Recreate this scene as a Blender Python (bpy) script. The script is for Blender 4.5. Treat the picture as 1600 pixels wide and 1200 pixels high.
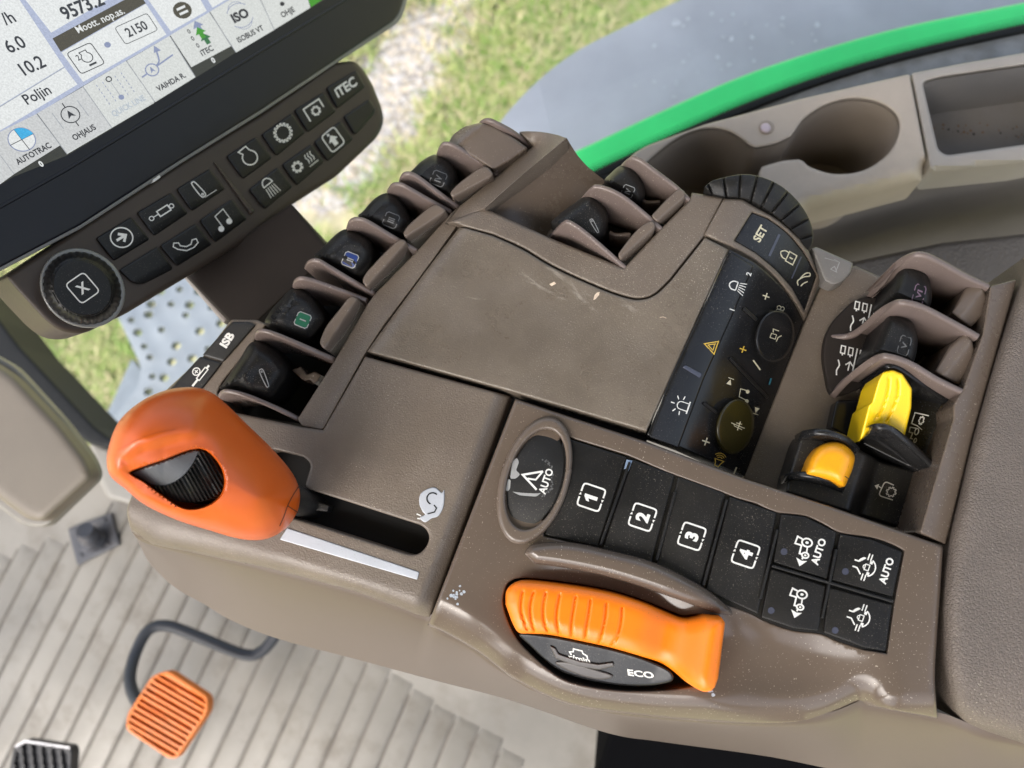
import bpy, bmesh, math, random
import numpy as np
from mathutils import Vector, Matrix
from mathutils.geometry import delaunay_2d_cdt
S = bpy.context.scene
for o in list(bpy.data.objects): bpy.data.objects.remove(o)
COL = S.collection
random.seed(7); RNG = np.random.default_rng(7)

# ------------------------------------------------------------------ camera
F = 1200.0                                   # focal length in units of 1/1600 of the frame width
H0 = 300.0                                   # camera height above the console top, mm
_e1 = np.array([6325., 1758., -1200.]); _e1 /= np.linalg.norm(_e1)
_e3 = -np.array([156., 258., 1200.]); _e3 /= np.linalg.norm(_e3)
_e1 -= _e3*(_e1@_e3); _e1 /= np.linalg.norm(_e1)
_e2 = np.cross(_e3, _e1)
B = np.stack([_e1, _e2, _e3])                # world = B @ camera vector ; world x = rearward, y = right of the vehicle, z = up
CAM = np.array([0., 0., H0/1000])
cam = bpy.data.cameras.new('camera'); camo = bpy.data.objects.new('camera', cam); COL.objects.link(camo)
R = np.stack([B@np.array([1., 0, 0]), B@np.array([0, -1., 0]), B@np.array([0, 0, -1.])], axis=1)
camo.matrix_world = Matrix(np.block([[R, CAM[:, None]], [np.zeros((1, 3)), np.ones((1, 1))]]).tolist())
cam.sensor_width = 36; cam.lens = 27; cam.clip_start = 0.005; cam.clip_end = 200
cam.dof.use_dof = True; cam.dof.focus_distance = 0.305; cam.dof.aperture_fstop = 9.5
S.camera = camo
# ------------------------------------------------------------------ light
SUN_EL, SUN_AZ = 48, 205
W = bpy.data.worlds.new('World'); S.world = W; W.use_nodes = True
nt = W.node_tree; sky = nt.nodes.new('ShaderNodeTexSky'); sky.sky_type = 'NISHITA'; sky.sun_disc = False
sky.sun_elevation = math.radians(SUN_EL); sky.sun_rotation = math.radians(SUN_AZ); sky.air_density = 1.0; sky.dust_density = 4.0
bg = nt.nodes['Background']; bg.inputs[1].default_value = 0.15
hs = nt.nodes.new('ShaderNodeHueSaturation'); hs.inputs['Saturation'].default_value = .55      # thin overcast: a paler sky
nt.links.new(sky.outputs[0], hs.inputs['Color']); nt.links.new(hs.outputs[0], bg.inputs[0])
sl = bpy.data.lights.new('sun', 'SUN'); sl.energy = .75; sl.angle = math.radians(50); sl.color = (1, .96, .9)
so = bpy.data.objects.new('sun', sl); COL.objects.link(so)
_az = math.radians(SUN_AZ); _el = math.radians(SUN_EL)
_d = Vector((math.sin(_az)*math.cos(_el), math.cos(_az)*math.cos(_el), math.sin(_el)))
so.rotation_euler = _d.to_track_quat('Z', 'Y').to_euler()
S.view_settings.view_transform = 'Standard'; S.view_settings.look = 'None'
S.view_settings.exposure = 1.36; S.view_settings.gamma = 1; S.view_settings.use_curve_mapping = False
S.render.engine = 'CYCLES'
S.cycles.use_denoising = True; S.cycles.denoiser = 'OPENIMAGEDENOISE'; S.cycles.use_adaptive_sampling = False
S.cycles.max_bounces = 8; S.cycles.diffuse_bounces = 4; S.cycles.glossy_bounces = 4; S.cycles.transparent_max_bounces = 8
S.cycles.caustics_reflective = False; S.cycles.caustics_refractive = False

# ------------------------------------------------------------------ frames (a plane in space; heights in mm along its normal)
class Frame:
    def __init__(s, o, n, u=None):
        s.o = np.asarray(o, float); s.n = np.asarray(n, float)/np.linalg.norm(n)
        if u is not None:
            s.u = np.asarray(u, float); s.u = s.u - s.n*(s.u@s.n); s.u /= np.linalg.norm(s.u); s.v = np.cross(s.n, s.u)
    def at(s, x, y, h=0.):
        x = np.atleast_1d(np.asarray(x, float)); y = np.atleast_1d(np.asarray(y, float)); h = np.broadcast_to(np.asarray(h, float), x.shape)
        d = np.stack([(x-800)/F, (y-600)/F, np.ones_like(x)], 1)@B.T
        t = ((s.o-CAM)@s.n + h/1000)/(d@s.n)
        return CAM + d*t[:, None]
    def axes(s, x, y, mm=1.):
        p = s.at(x, y)[0]
        a = proj(p+s.u*mm/1000)-proj(p); b = proj(p+s.v*mm/1000)-proj(p)
        return a, b
def proj(p):
    c = B.T@(np.asarray(p)-CAM); return np.array([800+F*c[0]/c[2], 600+F*c[1]/c[2]])
Z = np.array([0, 0, 1.])
TOP = Frame((0, 0, 0), Z)
def level(mm): return Frame((0, 0, mm/1000), Z)
A = lambda p: np.asarray(p, float)

# ------------------------------------------------------------------ 2-D curve helpers
def spl(pts, closed=True, n=8):
    P = A(pts); out = []; N = len(P)
    for i in range(N if closed else N-1):
        if closed: a, b, c, d = P[(i-1) % N], P[i], P[(i+1) % N], P[(i+2) % N]
        else: a, b, c, d = P[max(i-1, 0)], P[i], P[i+1], P[min(i+2, N-1)]
        for k in range(n):
            t = k/n
            out.append(.5*((2*b)+(-a+c)*t+(2*a-5*b+4*c-d)*t*t+(-a+3*b-3*c+d)*t**3))
    if not closed: out.append(P[-1])
    return A(out)
def fil(pts, r=6, n=5):
    P = A(pts); N = len(P); out = []
    rr = r if hasattr(r, '__len__') else [r]*N
    for i in range(N):
        a, b, c = P[i-1], P[i], P[(i+1) % N]
        la, lc = np.linalg.norm(a-b), np.linalg.norm(c-b); q = min(rr[i], la*.48, lc*.48)
        if q < .3: out.append(b); continue
        p0, p1 = b+(a-b)/la*q, b+(c-b)/lc*q
        for k in range(n+1):
            t = k/n; out.append((1-t)**2*p0+2*t*(1-t)*b+t*t*p1)
    return A(out)
def ell(cx, cy, a, b, ang=0, n=40):
    t = np.linspace(0, 2*np.pi, n, endpoint=False); c, s_ = math.cos(math.radians(ang)), math.sin(math.radians(ang))
    x, y = a*np.cos(t), b*np.sin(t)
    return np.stack([cx+x*c-y*s_, cy+x*s_+y*c], 1)
def resamp(P, sp, closed=True):
    P = A(P); Q = np.vstack([P, P[:1]]) if closed else P
    out = []
    for i in range(len(Q)-1):
        L = np.linalg.norm(Q[i+1]-Q[i])
        if L < 1e-6: continue
        k = max(1, int(math.ceil(L/sp)))
        for j in range(k): out.append(Q[i]+(Q[i+1]-Q[i])*j/k)
    if not closed: out.append(Q[-1])
    return A(out)
def dseg(x, y, P, closed=False):
    P = A(P); Q = np.vstack([P, P[:1]]) if closed else P
    best = np.full(len(x), 1e9)
    for i in range(len(Q)-1):
        a, b = Q[i], Q[i+1]; ab = b-a; l2 = ab@ab+1e-12
        t = np.clip(((x-a[0])*ab[0]+(y-a[1])*ab[1])/l2, 0, 1)
        best = np.minimum(best, (x-a[0]-t*ab[0])**2+(y-a[1]-t*ab[1])**2)
    return np.sqrt(best)
def inside(x, y, P):
    P = A(P); r = np.zeros(len(x), bool)
    for i in range(len(P)):
        x0, y0 = P[i-1]; x1, y1 = P[i]
        if y0 == y1: continue
        c = ((y0 > y) != (y1 > y)) & (x < (x1-x0)*(y-y0)/(y1-y0)+x0); r ^= c
    return r
def between(C0, C1):
    def f(x, y):
        x = np.atleast_1d(A(x)); y = np.atleast_1d(A(y))
        a = dseg(x, y, C0); b = dseg(x, y, C1); return a/(a+b+1e-9)
    return f
def sm(t): t = np.clip(t, 0, 1); return t*t*(3-2*t)

# ------------------------------------------------------------------ mesh builder
_lift = [0]
class MB:
    def __init__(s): s.v = []; s.f = []; s.m = []; s.n = 0
    def add(s, V, Fc, mat=0):
        V = A(V); s.v.append(V); off = s.n; s.n += len(V)
        for f in Fc: s.f.append(tuple(int(i)+off for i in f)); s.m.append(mat)
    def relief(s, fr, loops, h=0., edge=0, e=None, step=9, wall=4., mat=0, prof=None, walls=True, hole_edge=None, back=None):
        if not isinstance(loops, (list, tuple)) or np.ndim(loops[0]) == 1: loops = [loops]
        hf = h if callable(h) else (lambda x, y: np.full(len(x), float(h)))
        if e is None: e = edge*.25
        he = edge if hole_edge is None else hole_edge
        sp = min(step, max(3., edge*.8) if edge else step)
        L = [resamp(P, sp) for P in loops]
        pts = [p for P in L for p in P]; edges = []; k = 0
        for P in L:
            n = len(P); edges += [(k+i, k+(i+1) % n) for i in range(n)]; k += n
        nb = k
        cand = []
        x0, y0 = L[0].min(0); x1, y1 = L[0].max(0)
        gx, gy = np.meshgrid(np.arange(x0+step*.5, x1, step), np.arange(y0+step*.5, y1, step*.87))
        gx = gx+((np.arange(gx.shape[0]) % 2)*step*.5)[:, None]
        G = np.stack([gx.ravel(), gy.ravel()], 1)
        def dist(Q):
            d = dseg(Q[:, 0], Q[:, 1], L[0], True)
            dh = np.full(len(Q), 1e9)
            for P in L[1:]: dh = np.minimum(dh, dseg(Q[:, 0], Q[:, 1], P, True))
            return d, dh
        def ok(Q):
            r = inside(Q[:, 0], Q[:, 1], L[0])
            for P in L[1:]: r &= ~inside(Q[:, 0], Q[:, 1], P)
            return r
        if edge:
            for P, w in [(L[0], edge)]+[(P, he) for P in L[1:]]:
                if not w: continue
                tn = np.roll(P, -1, 0)-np.roll(P, 1, 0); nn = np.stack([-tn[:, 1], tn[:, 0]], 1); nn /= np.linalg.norm(nn, axis=1)[:, None]+1e-9
                for fr_ in (.06, .2, .42, .7, 1.0):
                    for sg in (1, -1):
                        Q = P+nn*sg*w*fr_; Q = Q[ok(Q)]
                        if len(Q):
                            d = np.minimum(*dist(Q)); Q = Q[d > w*fr_*.93]; cand.append(Q)
        if len(G):
            G = G[ok(G)]
            if len(G):
                d, dh = dist(G); G = G[(d > max(edge*1.15, step*.4)) & (dh > max(he*1.15 if len(L) > 1 else 0, step*.4))]; cand.append(G)
        for Q in cand: pts += list(Q)
        r = delaunay_2d_cdt([Vector((float(p[0]), float(p[1]))) for p in pts], edges, [], 0, 1e-4)
        V2 = A([tuple(v) for v in r[0]]); T = A([f for f in r[2] if len(f) == 3]).astype(int)
        C = V2[T].mean(1); T = T[ok(C)]
        used = np.unique(T); mp = -np.ones(len(V2), int); mp[used] = np.arange(len(used)); V2 = V2[used]; T = mp[T]
        d, dh = dist(V2)
        H = hf(V2[:, 0], V2[:, 1]).astype(float)
        if prof is not None: H = H+prof(np.minimum(d, dh))
        elif edge:
            t = np.clip(d/edge, 0, 1); H = H-e*(1-np.sqrt(np.clip(1-(1-t)**2, 0, 1)))
            if he and len(L) > 1:
                t = np.clip(dh/he, 0, 1); H = H-e*he/edge*(1-np.sqrt(np.clip(1-(1-t)**2, 0, 1)))
        V3 = fr.at(V2[:, 0], V2[:, 1], H)
        a, b, c = V3[T[0]]; nn = np.cross(b-a, c-a)
        nrm = np.cross(V3[T[:, 1]]-V3[T[:, 0]], V3[T[:, 2]]-V3[T[:, 0]]); flip = (nrm*(CAM-V3[T[:, 0]])).sum(1) < 0
        T[flip] = T[flip][:, ::-1]
        faces = [tuple(t) for t in T]
        ec = {}
        for t in T:
            for i in range(3):
                k = (t[i], t[(i+1) % 3]); ec[k] = 1
        bd = [(i, j) for (i, j) in ec if (j, i) not in ec]
        VV = [V3]; n0 = len(V3)
        if walls and wall:
            ids = sorted({i for p in bd for i in p}); rm = {i: n0+k for k, i in enumerate(ids)}
            lo = V3[ids]-fr.n*wall/1000 if back is None else fr.at(V2[ids, 0], V2[ids, 1], back)
            VV.append(lo)
            for i, j in bd: faces.append((j, i, rm[i], rm[j]))
        s.add(np.vstack(VV), faces, mat)
    def wallstrip(s, fr, pts, bottom, th=1.8, mat=0, n=6, taper=1.0):
        P = spl(A(pts), False, n); X = fr.at(P[:, 0], P[:, 1], P[:, 2])
        tg = np.gradient(X, axis=0); tg -= np.outer(tg@fr.n, fr.n)
        for i in range(len(tg)):
            if np.linalg.norm(tg[i]) < 1e-5 and i: tg[i] = tg[i-1]
        m = (X[-1]-X[0]); m -= fr.n*(m@fr.n); m /= np.linalg.norm(m)
        tg = tg/(np.linalg.norm(tg, axis=1)[:, None]+1e-9)
        tg = np.where((tg@m)[:, None] < .3, m[None], tg)
        sd = np.cross(fr.n, tg); w = th/2000
        cs = [(-1, None), (-1, -.6), (-.8, -.22), (-.4, -.05), (0, 0), (.4, -.05), (.8, -.22), (1, -.6), (1, None)]
        V = []
        for x, d in zip(X, sd):
            hh = (x-fr.o)@fr.n
            for a, b in cs:
                if b is None: V.append(x+d*w*a*taper-fr.n*(hh-bottom/1000))
                else: V.append(x+d*w*a+fr.n*b*w*1.6)
        k = len(cs); Fc = []
        for i in range(len(X)-1):
            for j in range(k-1): Fc.append((i*k+j, i*k+j+1, (i+1)*k+j+1, (i+1)*k+j))
        Fc.append(tuple(range(k))); Fc.append(tuple((len(X)-1)*k+j for j in range(k)))
        s.add(V, Fc, mat)
    def tube(s, X, r, mat=0, n=10, smooth=6):
        X = spl(A(X), False, smooth) if smooth else A(X); tg = np.gradient(X, axis=0); tg /= np.linalg.norm(tg, axis=1)[:, None]
        up = np.array([.3, .2, .93]); V = []; rr = np.broadcast_to(np.asarray(r, float), (len(X),))
        for x, t, q in zip(X, tg, rr):
            a = np.cross(t, up); a /= np.linalg.norm(a); b = np.cross(t, a)
            for k in range(n):
                an = 2*math.pi*k/n; V.append(x+(a*math.cos(an)+b*math.sin(an))*q)
        Fc = [(i*n+j, i*n+(j+1) % n, (i+1)*n+(j+1) % n, (i+1)*n+j) for i in range(len(X)-1) for j in range(n)]
        Fc += [tuple(range(n)), tuple((len(X)-1)*n+j for j in range(n))]
        s.add(V, Fc, mat)
    def rings(s, RR, mat=0, cap=True):
        RR = A(RR); m, n = RR.shape[:2]
        Fc = [(i*n+j, i*n+(j+1) % n, (i+1)*n+(j+1) % n, (i+1)*n+j) for i in range(m-1) for j in range(n)]
        if cap: Fc += [tuple(range(n)), tuple((m-1)*n+j for j in range(n))]
        s.add(RR.reshape(-1, 3), Fc, mat)
    def flat(s, fr, hf, P, mat=1, lift=.12):
        _lift[0] += 1; lift = lift+.004*(_lift[0] % 8)
        P = A(P); f = hf if callable(hf) else (lambda x, y: np.full(len(x), float(hf)))
        r = delaunay_2d_cdt([Vector(p.tolist()) for p in P], [(i, (i+1) % len(P)) for i in range(len(P))], [], 1, 1e-5)
        V = A([tuple(v) for v in r[0]]); s.add(fr.at(V[:, 0], V[:, 1], f(V[:, 0], V[:, 1])+lift), [tuple(q) for q in r[2]], mat)
    def stroke(s, fr, hf, P, w, closed=False, mat=1, lift=.12):
        _lift[0] += 1; lift = lift+.004*(_lift[0] % 8)
        P = A(P); f = hf if callable(hf) else (lambda x, y: np.full(len(x), float(hf)))
        keep = [0]+[i for i in range(1, len(P)) if np.linalg.norm(P[i]-P[i-1]) > 1e-3]; P = P[keep]
        n = len(P); L = []; Rr = []
        for i in range(n):
            if closed: a, b = P[i]-P[i-1], P[(i+1) % n]-P[i]
            else: a = P[i]-P[i-1] if i else P[1]-P[0]; b = P[i+1]-P[i] if i < n-1 else a
            a = a/(np.linalg.norm(a)+1e-9); b = b/(np.linalg.norm(b)+1e-9); t = a+b; lt = np.linalg.norm(t)
            t = t/lt if lt > 1e-3 else a; q = np.array([-t[1], t[0]]); mi = 1/max(.45, abs(t@a))
            L.append(P[i]+q*w/2*mi); Rr.append(P[i]-q*w/2*mi)
        V = A(L+Rr); Fc = [(i, i+1, n+i+1, n+i) for i in range(n-1)]
        if closed: Fc.append((n-1, 0, n, 2*n-1))
        s.add(fr.at(V[:, 0], V[:, 1], f(V[:, 0], V[:, 1])+lift), Fc, mat)
    def build(s, name, mats, parent=None, angle=38, label=None):
        me = bpy.data.meshes.new(name); V = np.vstack(s.v)
        org = np.zeros(3)
        if parent is not None: org = A(parent['org'])
        me.from_pydata((V-org).tolist(), [], s.f)
        for m in (mats if isinstance(mats, (list, tuple)) else [mats]): me.materials.append(M[m] if isinstance(m, str) else m)
        me.polygons.foreach_set('material_index', s.m)
        bm = bmesh.new(); bm.from_mesh(me); bmesh.ops.remove_doubles(bm, verts=bm.verts, dist=2e-6); bmesh.ops.recalc_face_normals(bm, faces=bm.faces)
        bm.to_mesh(me); bm.free()
        me.shade_smooth(); me.set_sharp_from_angle(angle=math.radians(angle))
        o = bpy.data.objects.new(name, me); COL.objects.link(o); o['org'] = org.tolist()
        if parent is not None: o.parent = parent
        if label: o['label'] = label
        return o
def thing(name, label, cat, org, group=None):
    o = bpy.data.objects.new(name, None); COL.objects.link(o); o.location = org; o['org'] = [float(c) for c in org]
    o.empty_display_size = .02; o['label'] = label; o['category'] = cat
    if group: o['group'] = group
    return o
def tag(o, label, cat): o['label'] = label; o['category'] = cat; return o
def struct(o, kind='structure'): o['kind'] = kind; return o

# ------------------------------------------------------------------ icon drawing context: local units map to the surface through pixel vectors
_tc = {}
def text_mesh(t, bold=0., sx=1.):
    k = (t, bold, sx)
    if k in _tc: return _tc[k]
    cu = bpy.data.curves.new('lettering', 'FONT'); cu.body = t; cu.size = 1; cu.align_x = 'CENTER'; cu.align_y = 'CENTER'; cu.offset = bold; cu.resolution_u = 3
    ob = bpy.data.objects.new('lettering', cu); COL.objects.link(ob)
    dg = bpy.context.evaluated_depsgraph_get(); dg.update()
    me = bpy.data.meshes.new_from_object(ob.evaluated_get(dg))
    V = A([tuple(v.co)[:2] for v in me.vertices]); Fc = [tuple(p.vertices) for p in me.polygons]
    bpy.data.objects.remove(ob); bpy.data.curves.remove(cu); bpy.data.meshes.remove(me)
    if len(V):
        lo, hi = V.min(0), V.max(0); V = V-(lo+hi)/2; V[:, 0] *= sx
    _tc[k] = (V, Fc); return _tc[k]
class Ctx:
    def __init__(s, mb, fr, hf, c, ux, uy, mat=1, w=.12, lift=.12):
        s.mb, s.fr, s.c, s.ux, s.uy, s.mat, s.w, s.lift = mb, fr, A(c), A(ux), A(uy), mat, w, lift
        s.hf = hf if callable(hf) else (lambda x, y, q=float(hf): np.full(len(x), q)); s.k = (np.linalg.norm(s.ux)+np.linalg.norm(s.uy))/2
    def px(s, P): P = A(P); return s.c+np.outer(P[:, 0], s.ux)+np.outer(P[:, 1], s.uy)
    def line(s, P, w=None, closed=False, mat=None):
        s.mb.stroke(s.fr, s.hf, s.px(P), (w or s.w)*s.k, closed, s.mat if mat is None else mat, s.lift); return s
    def arc(s, x, y, r, a0=0, a1=360, w=None, n=20, mat=None, ry=None):
        full = abs(a1-a0) >= 360; t = np.radians(np.linspace(a0, a1, n, endpoint=not full)); ry = r if ry is None else ry
        return s.line(np.stack([x+r*np.cos(t), y+ry*np.sin(t)], 1), w, full, mat)
    def dot(s, x, y, r, mat=None, n=16): t = np.linspace(0, 2*np.pi, n, endpoint=False); return s.fill(np.stack([x+r*np.cos(t), y+r*np.sin(t)], 1), mat)
    def fill(s, P, mat=None, lift=None): s.mb.flat(s.fr, s.hf, s.px(P), s.mat if mat is None else mat, s.lift if lift is None else lift); return s
    def box(s, x, y, a, b, r=.2, w=None, mat=None): return s.line(fil([(x-a, y-b), (x+a, y-b), (x+a, y+b), (x-a, y+b)], r, 4), w, True, mat)
    def rect(s, x, y, a, b, r=.0, mat=None, lift=None): return s.fill(fil([(x-a, y-b), (x+a, y-b), (x+a, y+b), (x-a, y+b)], r, 4), mat, lift)
    def text(s, t, x=0, y=0, size=1., bold=.012, sx=1., mat=None):
        V, Fc = text_mesh(t, bold, sx)
        if len(V) == 0: return s
        _lift[0] += 1; Q = s.px(V*size+A([x, y]))
        s.mb.add(s.fr.at(Q[:, 0], Q[:, 1], s.hf(Q[:, 0], Q[:, 1])+s.lift+.004*(_lift[0] % 8)), Fc, s.mat if mat is None else mat); return s
    def gear(s, x, y, r, n=9, tooth=.22, w=None):
        P = []
        for i in range(n):
            for da, q in ((-.28, r), (-.17, r+tooth*r), (.17, r+tooth*r), (.28, r)):
                a = 2*math.pi*(i+da)/n; P.append((x+q*math.cos(a), y+q*math.sin(a)))
        return s.line(P, w, True)

# ------------------------------------------------------------------ materials
M = {}
def lin(c):
    if isinstance(c, str): c = tuple(int(c[i:i+2], 16)/255 for i in (0, 2, 4))
    return tuple(((x+.055)/1.055)**2.4 if x > .04045 else x/12.92 for x in c)+(1,)
def mat(name, col, rough=.5, bump=0., bscale=900, var=.06, vscale=60, dust=0., dscale=1300, spec=.5, coat=0., dustcol=(.55, .48, .38), rvar=.0, emit=0., metal=0., bkind='NOISE', grime=0.):
    m = bpy.data.materials.new(name); M[name] = m; m.use_nodes = True; t = m.node_tree; N = t.nodes; b = N['Principled BSDF']
    c = lin(col) if isinstance(col, str) else tuple(col)+(1,)
    def nd(k): return N.new(k)
    tc = nd('ShaderNodeTexCoord'); L = t.links.new
    def noise(sc, det=4, ro=.55):
        n = nd('ShaderNodeTexNoise'); n.inputs['Scale'].default_value = sc; n.inputs['Detail'].default_value = det; n.inputs['Roughness'].default_value = ro; L(tc.outputs['Object'], n.inputs['Vector']); return n.outputs['Fac']
    def ramp(src, a, b_, c0=0., c1=1.):
        r = nd('ShaderNodeMapRange'); r.inputs[1].default_value = a; r.inputs[2].default_value = b_; r.inputs[3].default_value = c0; r.inputs[4].default_value = c1; L(src, r.inputs[0]); return r.outputs[0]
    def mixc(f, A_, B_):
        x = nd('ShaderNodeMix'); x.data_type = 'RGBA'
        if isinstance(f, float): x.inputs[0].default_value = f
        else: L(f, x.inputs[0])
        for i, q in ((6, A_), (7, B_)):
            if isinstance(q, tuple): x.inputs[i].default_value = q
            else: L(q, x.inputs[i])
        return x.outputs[2]
    out = c
    if var:
        lo = tuple(x*(1-var) for x in c[:3])+(1,); hi = tuple(x*(1+var) for x in c[:3])+(1,)
        out = mixc(ramp(noise(vscale, 5), .35, .65), lo, hi)
    if grime:
        out = mixc(ramp(noise(28, 6, .65), .5, .72, 0, grime), out, (.13, .105, .075, 1))
    rsrc = None
    if rvar: rsrc = ramp(noise(45, 6, .62), .38, .66, rough-rvar, rough+rvar)
    if dust:
        sp = ramp(noise(dscale, 2, .5), .680-.03*dust, .715-.03*dust)
        pat = ramp(noise(22, 4, .6), .38, .66)
        mm = nd('ShaderNodeMath'); mm.operation = 'MULTIPLY'; L(sp, mm.inputs[0]); L(pat, mm.inputs[1])
        film = ramp(noise(16, 6, .68), .40, .74, 0, .12*dust)
        ad = nd('ShaderNodeMath'); ad.operation = 'MAXIMUM'; L(mm.outputs[0], ad.inputs[0]); L(film, ad.inputs[1])
        m8 = nd('ShaderNodeMath'); m8.operation = 'MULTIPLY'; L(ad.outputs[0], m8.inputs[0]); m8.inputs[1].default_value = min(1, .75)
        out = mixc(m8.outputs[0], out, tuple(dustcol)+(1,))
    if isinstance(out, tuple): b.inputs['Base Color'].default_value = out
    else: L(out, b.inputs['Base Color'])
    if rsrc is not None: L(rsrc, b.inputs['Roughness'])
    else: b.inputs['Roughness'].default_value = rough
    b.inputs['Specular IOR Level'].default_value = spec; b.inputs['Coat Weight'].default_value = coat; b.inputs['Coat Roughness'].default_value = .08; b.inputs['Metallic'].default_value = metal
    if bump:
        bp = nd('ShaderNodeBump'); bp.inputs['Strength'].default_value = bump; bp.inputs['Distance'].default_value = .0004
        if bkind == 'VORO':
            n = nd('ShaderNodeTexVoronoi'); n.feature = 'DISTANCE_TO_EDGE'; n.inputs['Scale'].default_value = bscale; 
            w_ = nd('ShaderNodeTexNoise'); w_.inputs['Scale'].default_value = bscale*1.3; L(tc.outputs['Object'], w_.inputs['Vector'])
            va = nd('ShaderNodeVectorMath'); va.operation = 'MULTIPLY_ADD'; L(w_.outputs['Color'], va.inputs[0]); va.inputs[1].default_value = (1.1/bscale,)*3; L(tc.outputs['Object'], va.inputs[2]); L(va.outputs[0], n.inputs['Vector'])
            L(ramp(n.outputs[0], 0, .22), bp.inputs['Height'])
        else: L(noise(bscale, 2, .5), bp.inputs['Height'])
        L(bp.outputs[0], b.inputs['Normal'])
    if emit: b.inputs['Emission Color'].default_value = c; b.inputs['Emission Strength'].default_value = emit
    return m
mat('brown', (.126, .099, .076), .40, .5, 1500, .07, 40, 1.0, 2000, rvar=.07)
mat('brown_smooth', (.124, .095, .073), .28, .10, 1500, .05, 40, .25, 1300, rvar=.06)
mat('brown_skirt', (.104, .078, .063), .32, .0, 900, .03, 12, .0)
mat('brown_gloss', (.115, .087, .067), .15, .0, 900, .04, 40, .2, 1500, rvar=.05)
mat('brown_grain', (.125, .092, .075), .42, .75, 900, .06, 40, .35, 1500, rvar=.05)
mat('mauve', (.150, .115, .101), .27, .08, 1400, .05, 60, .15, 1500)
mat('stop', (.135, .104, .082), .27, .05, 1400, .05, 60, .3, 1500)
mat('dark_brown', (.026, .021, .018), .65, .1, 1200, .06, 40, .0, spec=.12)
mat('bar_brown', (.052, .040, .031), .42, .15, 1300, .06, 40, .0, spec=.25)
mat('key_black', (.0045, .0045, .005), .38, .1, 1500, .1, 60, .25, 2300, spec=.28, dustcol=(.2, .18, .15))
mat('black', (.009, .009, .0095), .45, .15, 1500, .1, 60, .8, 2100, dustcol=(.30, .26, .20), rvar=.08)
mat('black_gloss', (.009, .0092, .010), .24, .0, 900, .1, 60, .4, 2100, spec=.4, dustcol=(.25, .23, .2), rvar=.06)
mat('black_satin', (.0075, .0075, .008), .42, .2, 1600, .1, 60, .65, 2300, spec=.28, dustcol=(.28, .25, .2), rvar=.06)
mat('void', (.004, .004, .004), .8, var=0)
mat('white', (.72, .71, .66), .5, var=.08, vscale=500)
mat('warm_white', (.62, .57, .40), .5, var=.08, vscale=500)
mat('grey_mark', (.30, .30, .29), .5, var=.1, vscale=500)
mat('dim_mark', (.10, .10, .10), .5, var=.1, vscale=500)
mat('mauve_mark', (.20, .13, .18), .5, var=.1, vscale=500)
mat('yellow_mark', (.62, .40, .05), .5, var=.05)
mat('blue_mark', (.03, .18, .25), .5, var=.05)
mat('led', (.055, .06, .085), .25, var=.1)
mat('orange', (.78, .155, .018), .33, .06, 1300, .04, 60, .12, 1700, rvar=.05)
mat('orange_dial', (.90, .205, .004), .36, .0, 1300, .04, 60, .1, 1700, rvar=.04, dustcol=(.2, .1, .03))
mat('orange_knob', (.56, .094, .007), .33, .0, 1300, .04, 60, .0, 1700, rvar=.03)
mat('yellow', (.85, .56, .008), .30, .05, 1300, .04, 60, .1, 1700, dustcol=(.2, .15, .03))
mat('amber', (.85, .36, .012), .28, .05, 1300, .06, 60, .1, 1700, dustcol=(.2, .1, .03))
mat('grey_wheel', (.065, .068, .072), .35, .05, 1300, .06, 60)
mat('white_plate', (.45, .47, .50), .35, .1, 1500, .04, 80, .3, 1700, dustcol=(.3, .28, .25))
mat('grey_tab', (.16, .15, .14), .35, .1, 900, .1, 80, .3)
mat('green_mark', (.01, .11, .055), .45, var=.1, vscale=300)
mat('navy_mark', (.012, .035, .16), .45, var=.1, vscale=300)
mat('leather', (.125, .100, .082), .42, .55, 800, .07, 60, .25, 1500, bkind='VORO', rvar=.04)
# ================================================================== armrest console
con = thing('control_console', 'brown plastic armrest console covered in levers, buttons and dials', 'control console', TOP.at(900, 650, -40)[0])
R0 = A([(180, 783), (207, 790), (300, 822), (430, 863), (560, 903), (655, 931), (700, 945)])
R1 = A([(150, 800), (201, 828), (240, 852), (321, 868), (430, 891), (560, 926), (664, 966), (668, 976)])
fR = between(R0, R1)
def edge_line(a, b):
    a, b = A(a), A(b); n = A([-(b-a)[1], (b-a)[0]]); n = n/np.linalg.norm(n)
    return lambda x, y: (A(x)-a[0])*n[0]+(A(y)-a[1])*n[1]
# --- lever panel (front left), rolled over its outer edge
dT2 = edge_line((800, 620), (668, 975))
def h2(x, y):
    below = dseg(x, y, R1) < 70
    s0 = np.interp(x, R0[:, 0], R0[:, 1]); t = np.where(y > s0, np.where(y > np.interp(x, R1[:, 0], R1[:, 1])-1, 1., fR(x, y)), 0.)
    h = -1.5-10.5*(1-np.sqrt(np.clip(1-t**2, 0, 1)))
    return h-5.5*np.clip(1-np.abs(dT2(x, y))/26, 0, 1)
slot = fil([(400, 712), (425, 701), (476, 714), (487, 726), (476, 762), (662, 822), (672, 836), (668, 853), (655, 866), (640, 867), (430, 800), (395, 770)], 9)
T2o = np.vstack([[(571, 557), (797, 619)], [(668, 975)], spl([(664, 967), (560, 927), (430, 892), (321, 868), (240, 852), (211, 838), (201, 815), (199, 795), (207, 772)], False, 5), [(235, 742), (300, 690), (342, 645), (370, 645), (470, 667), (505, 672)]])
mb = MB(); mb.relief(TOP, [T2o, slot], h2, 5, 1.2, step=8, wall=9, hole_edge=4)
lever_panel = mb.build('lever_panel', 'brown', con)
mb = MB(); hw = lambda x, y: h2(x, y)
mb.relief(TOP, [fil([(437, 843), (449, 825), (655, 894), (652, 906)], 2)], lambda x, y: h2(x, y)+.45, 1.5, .3, step=6, wall=1.2)
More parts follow.
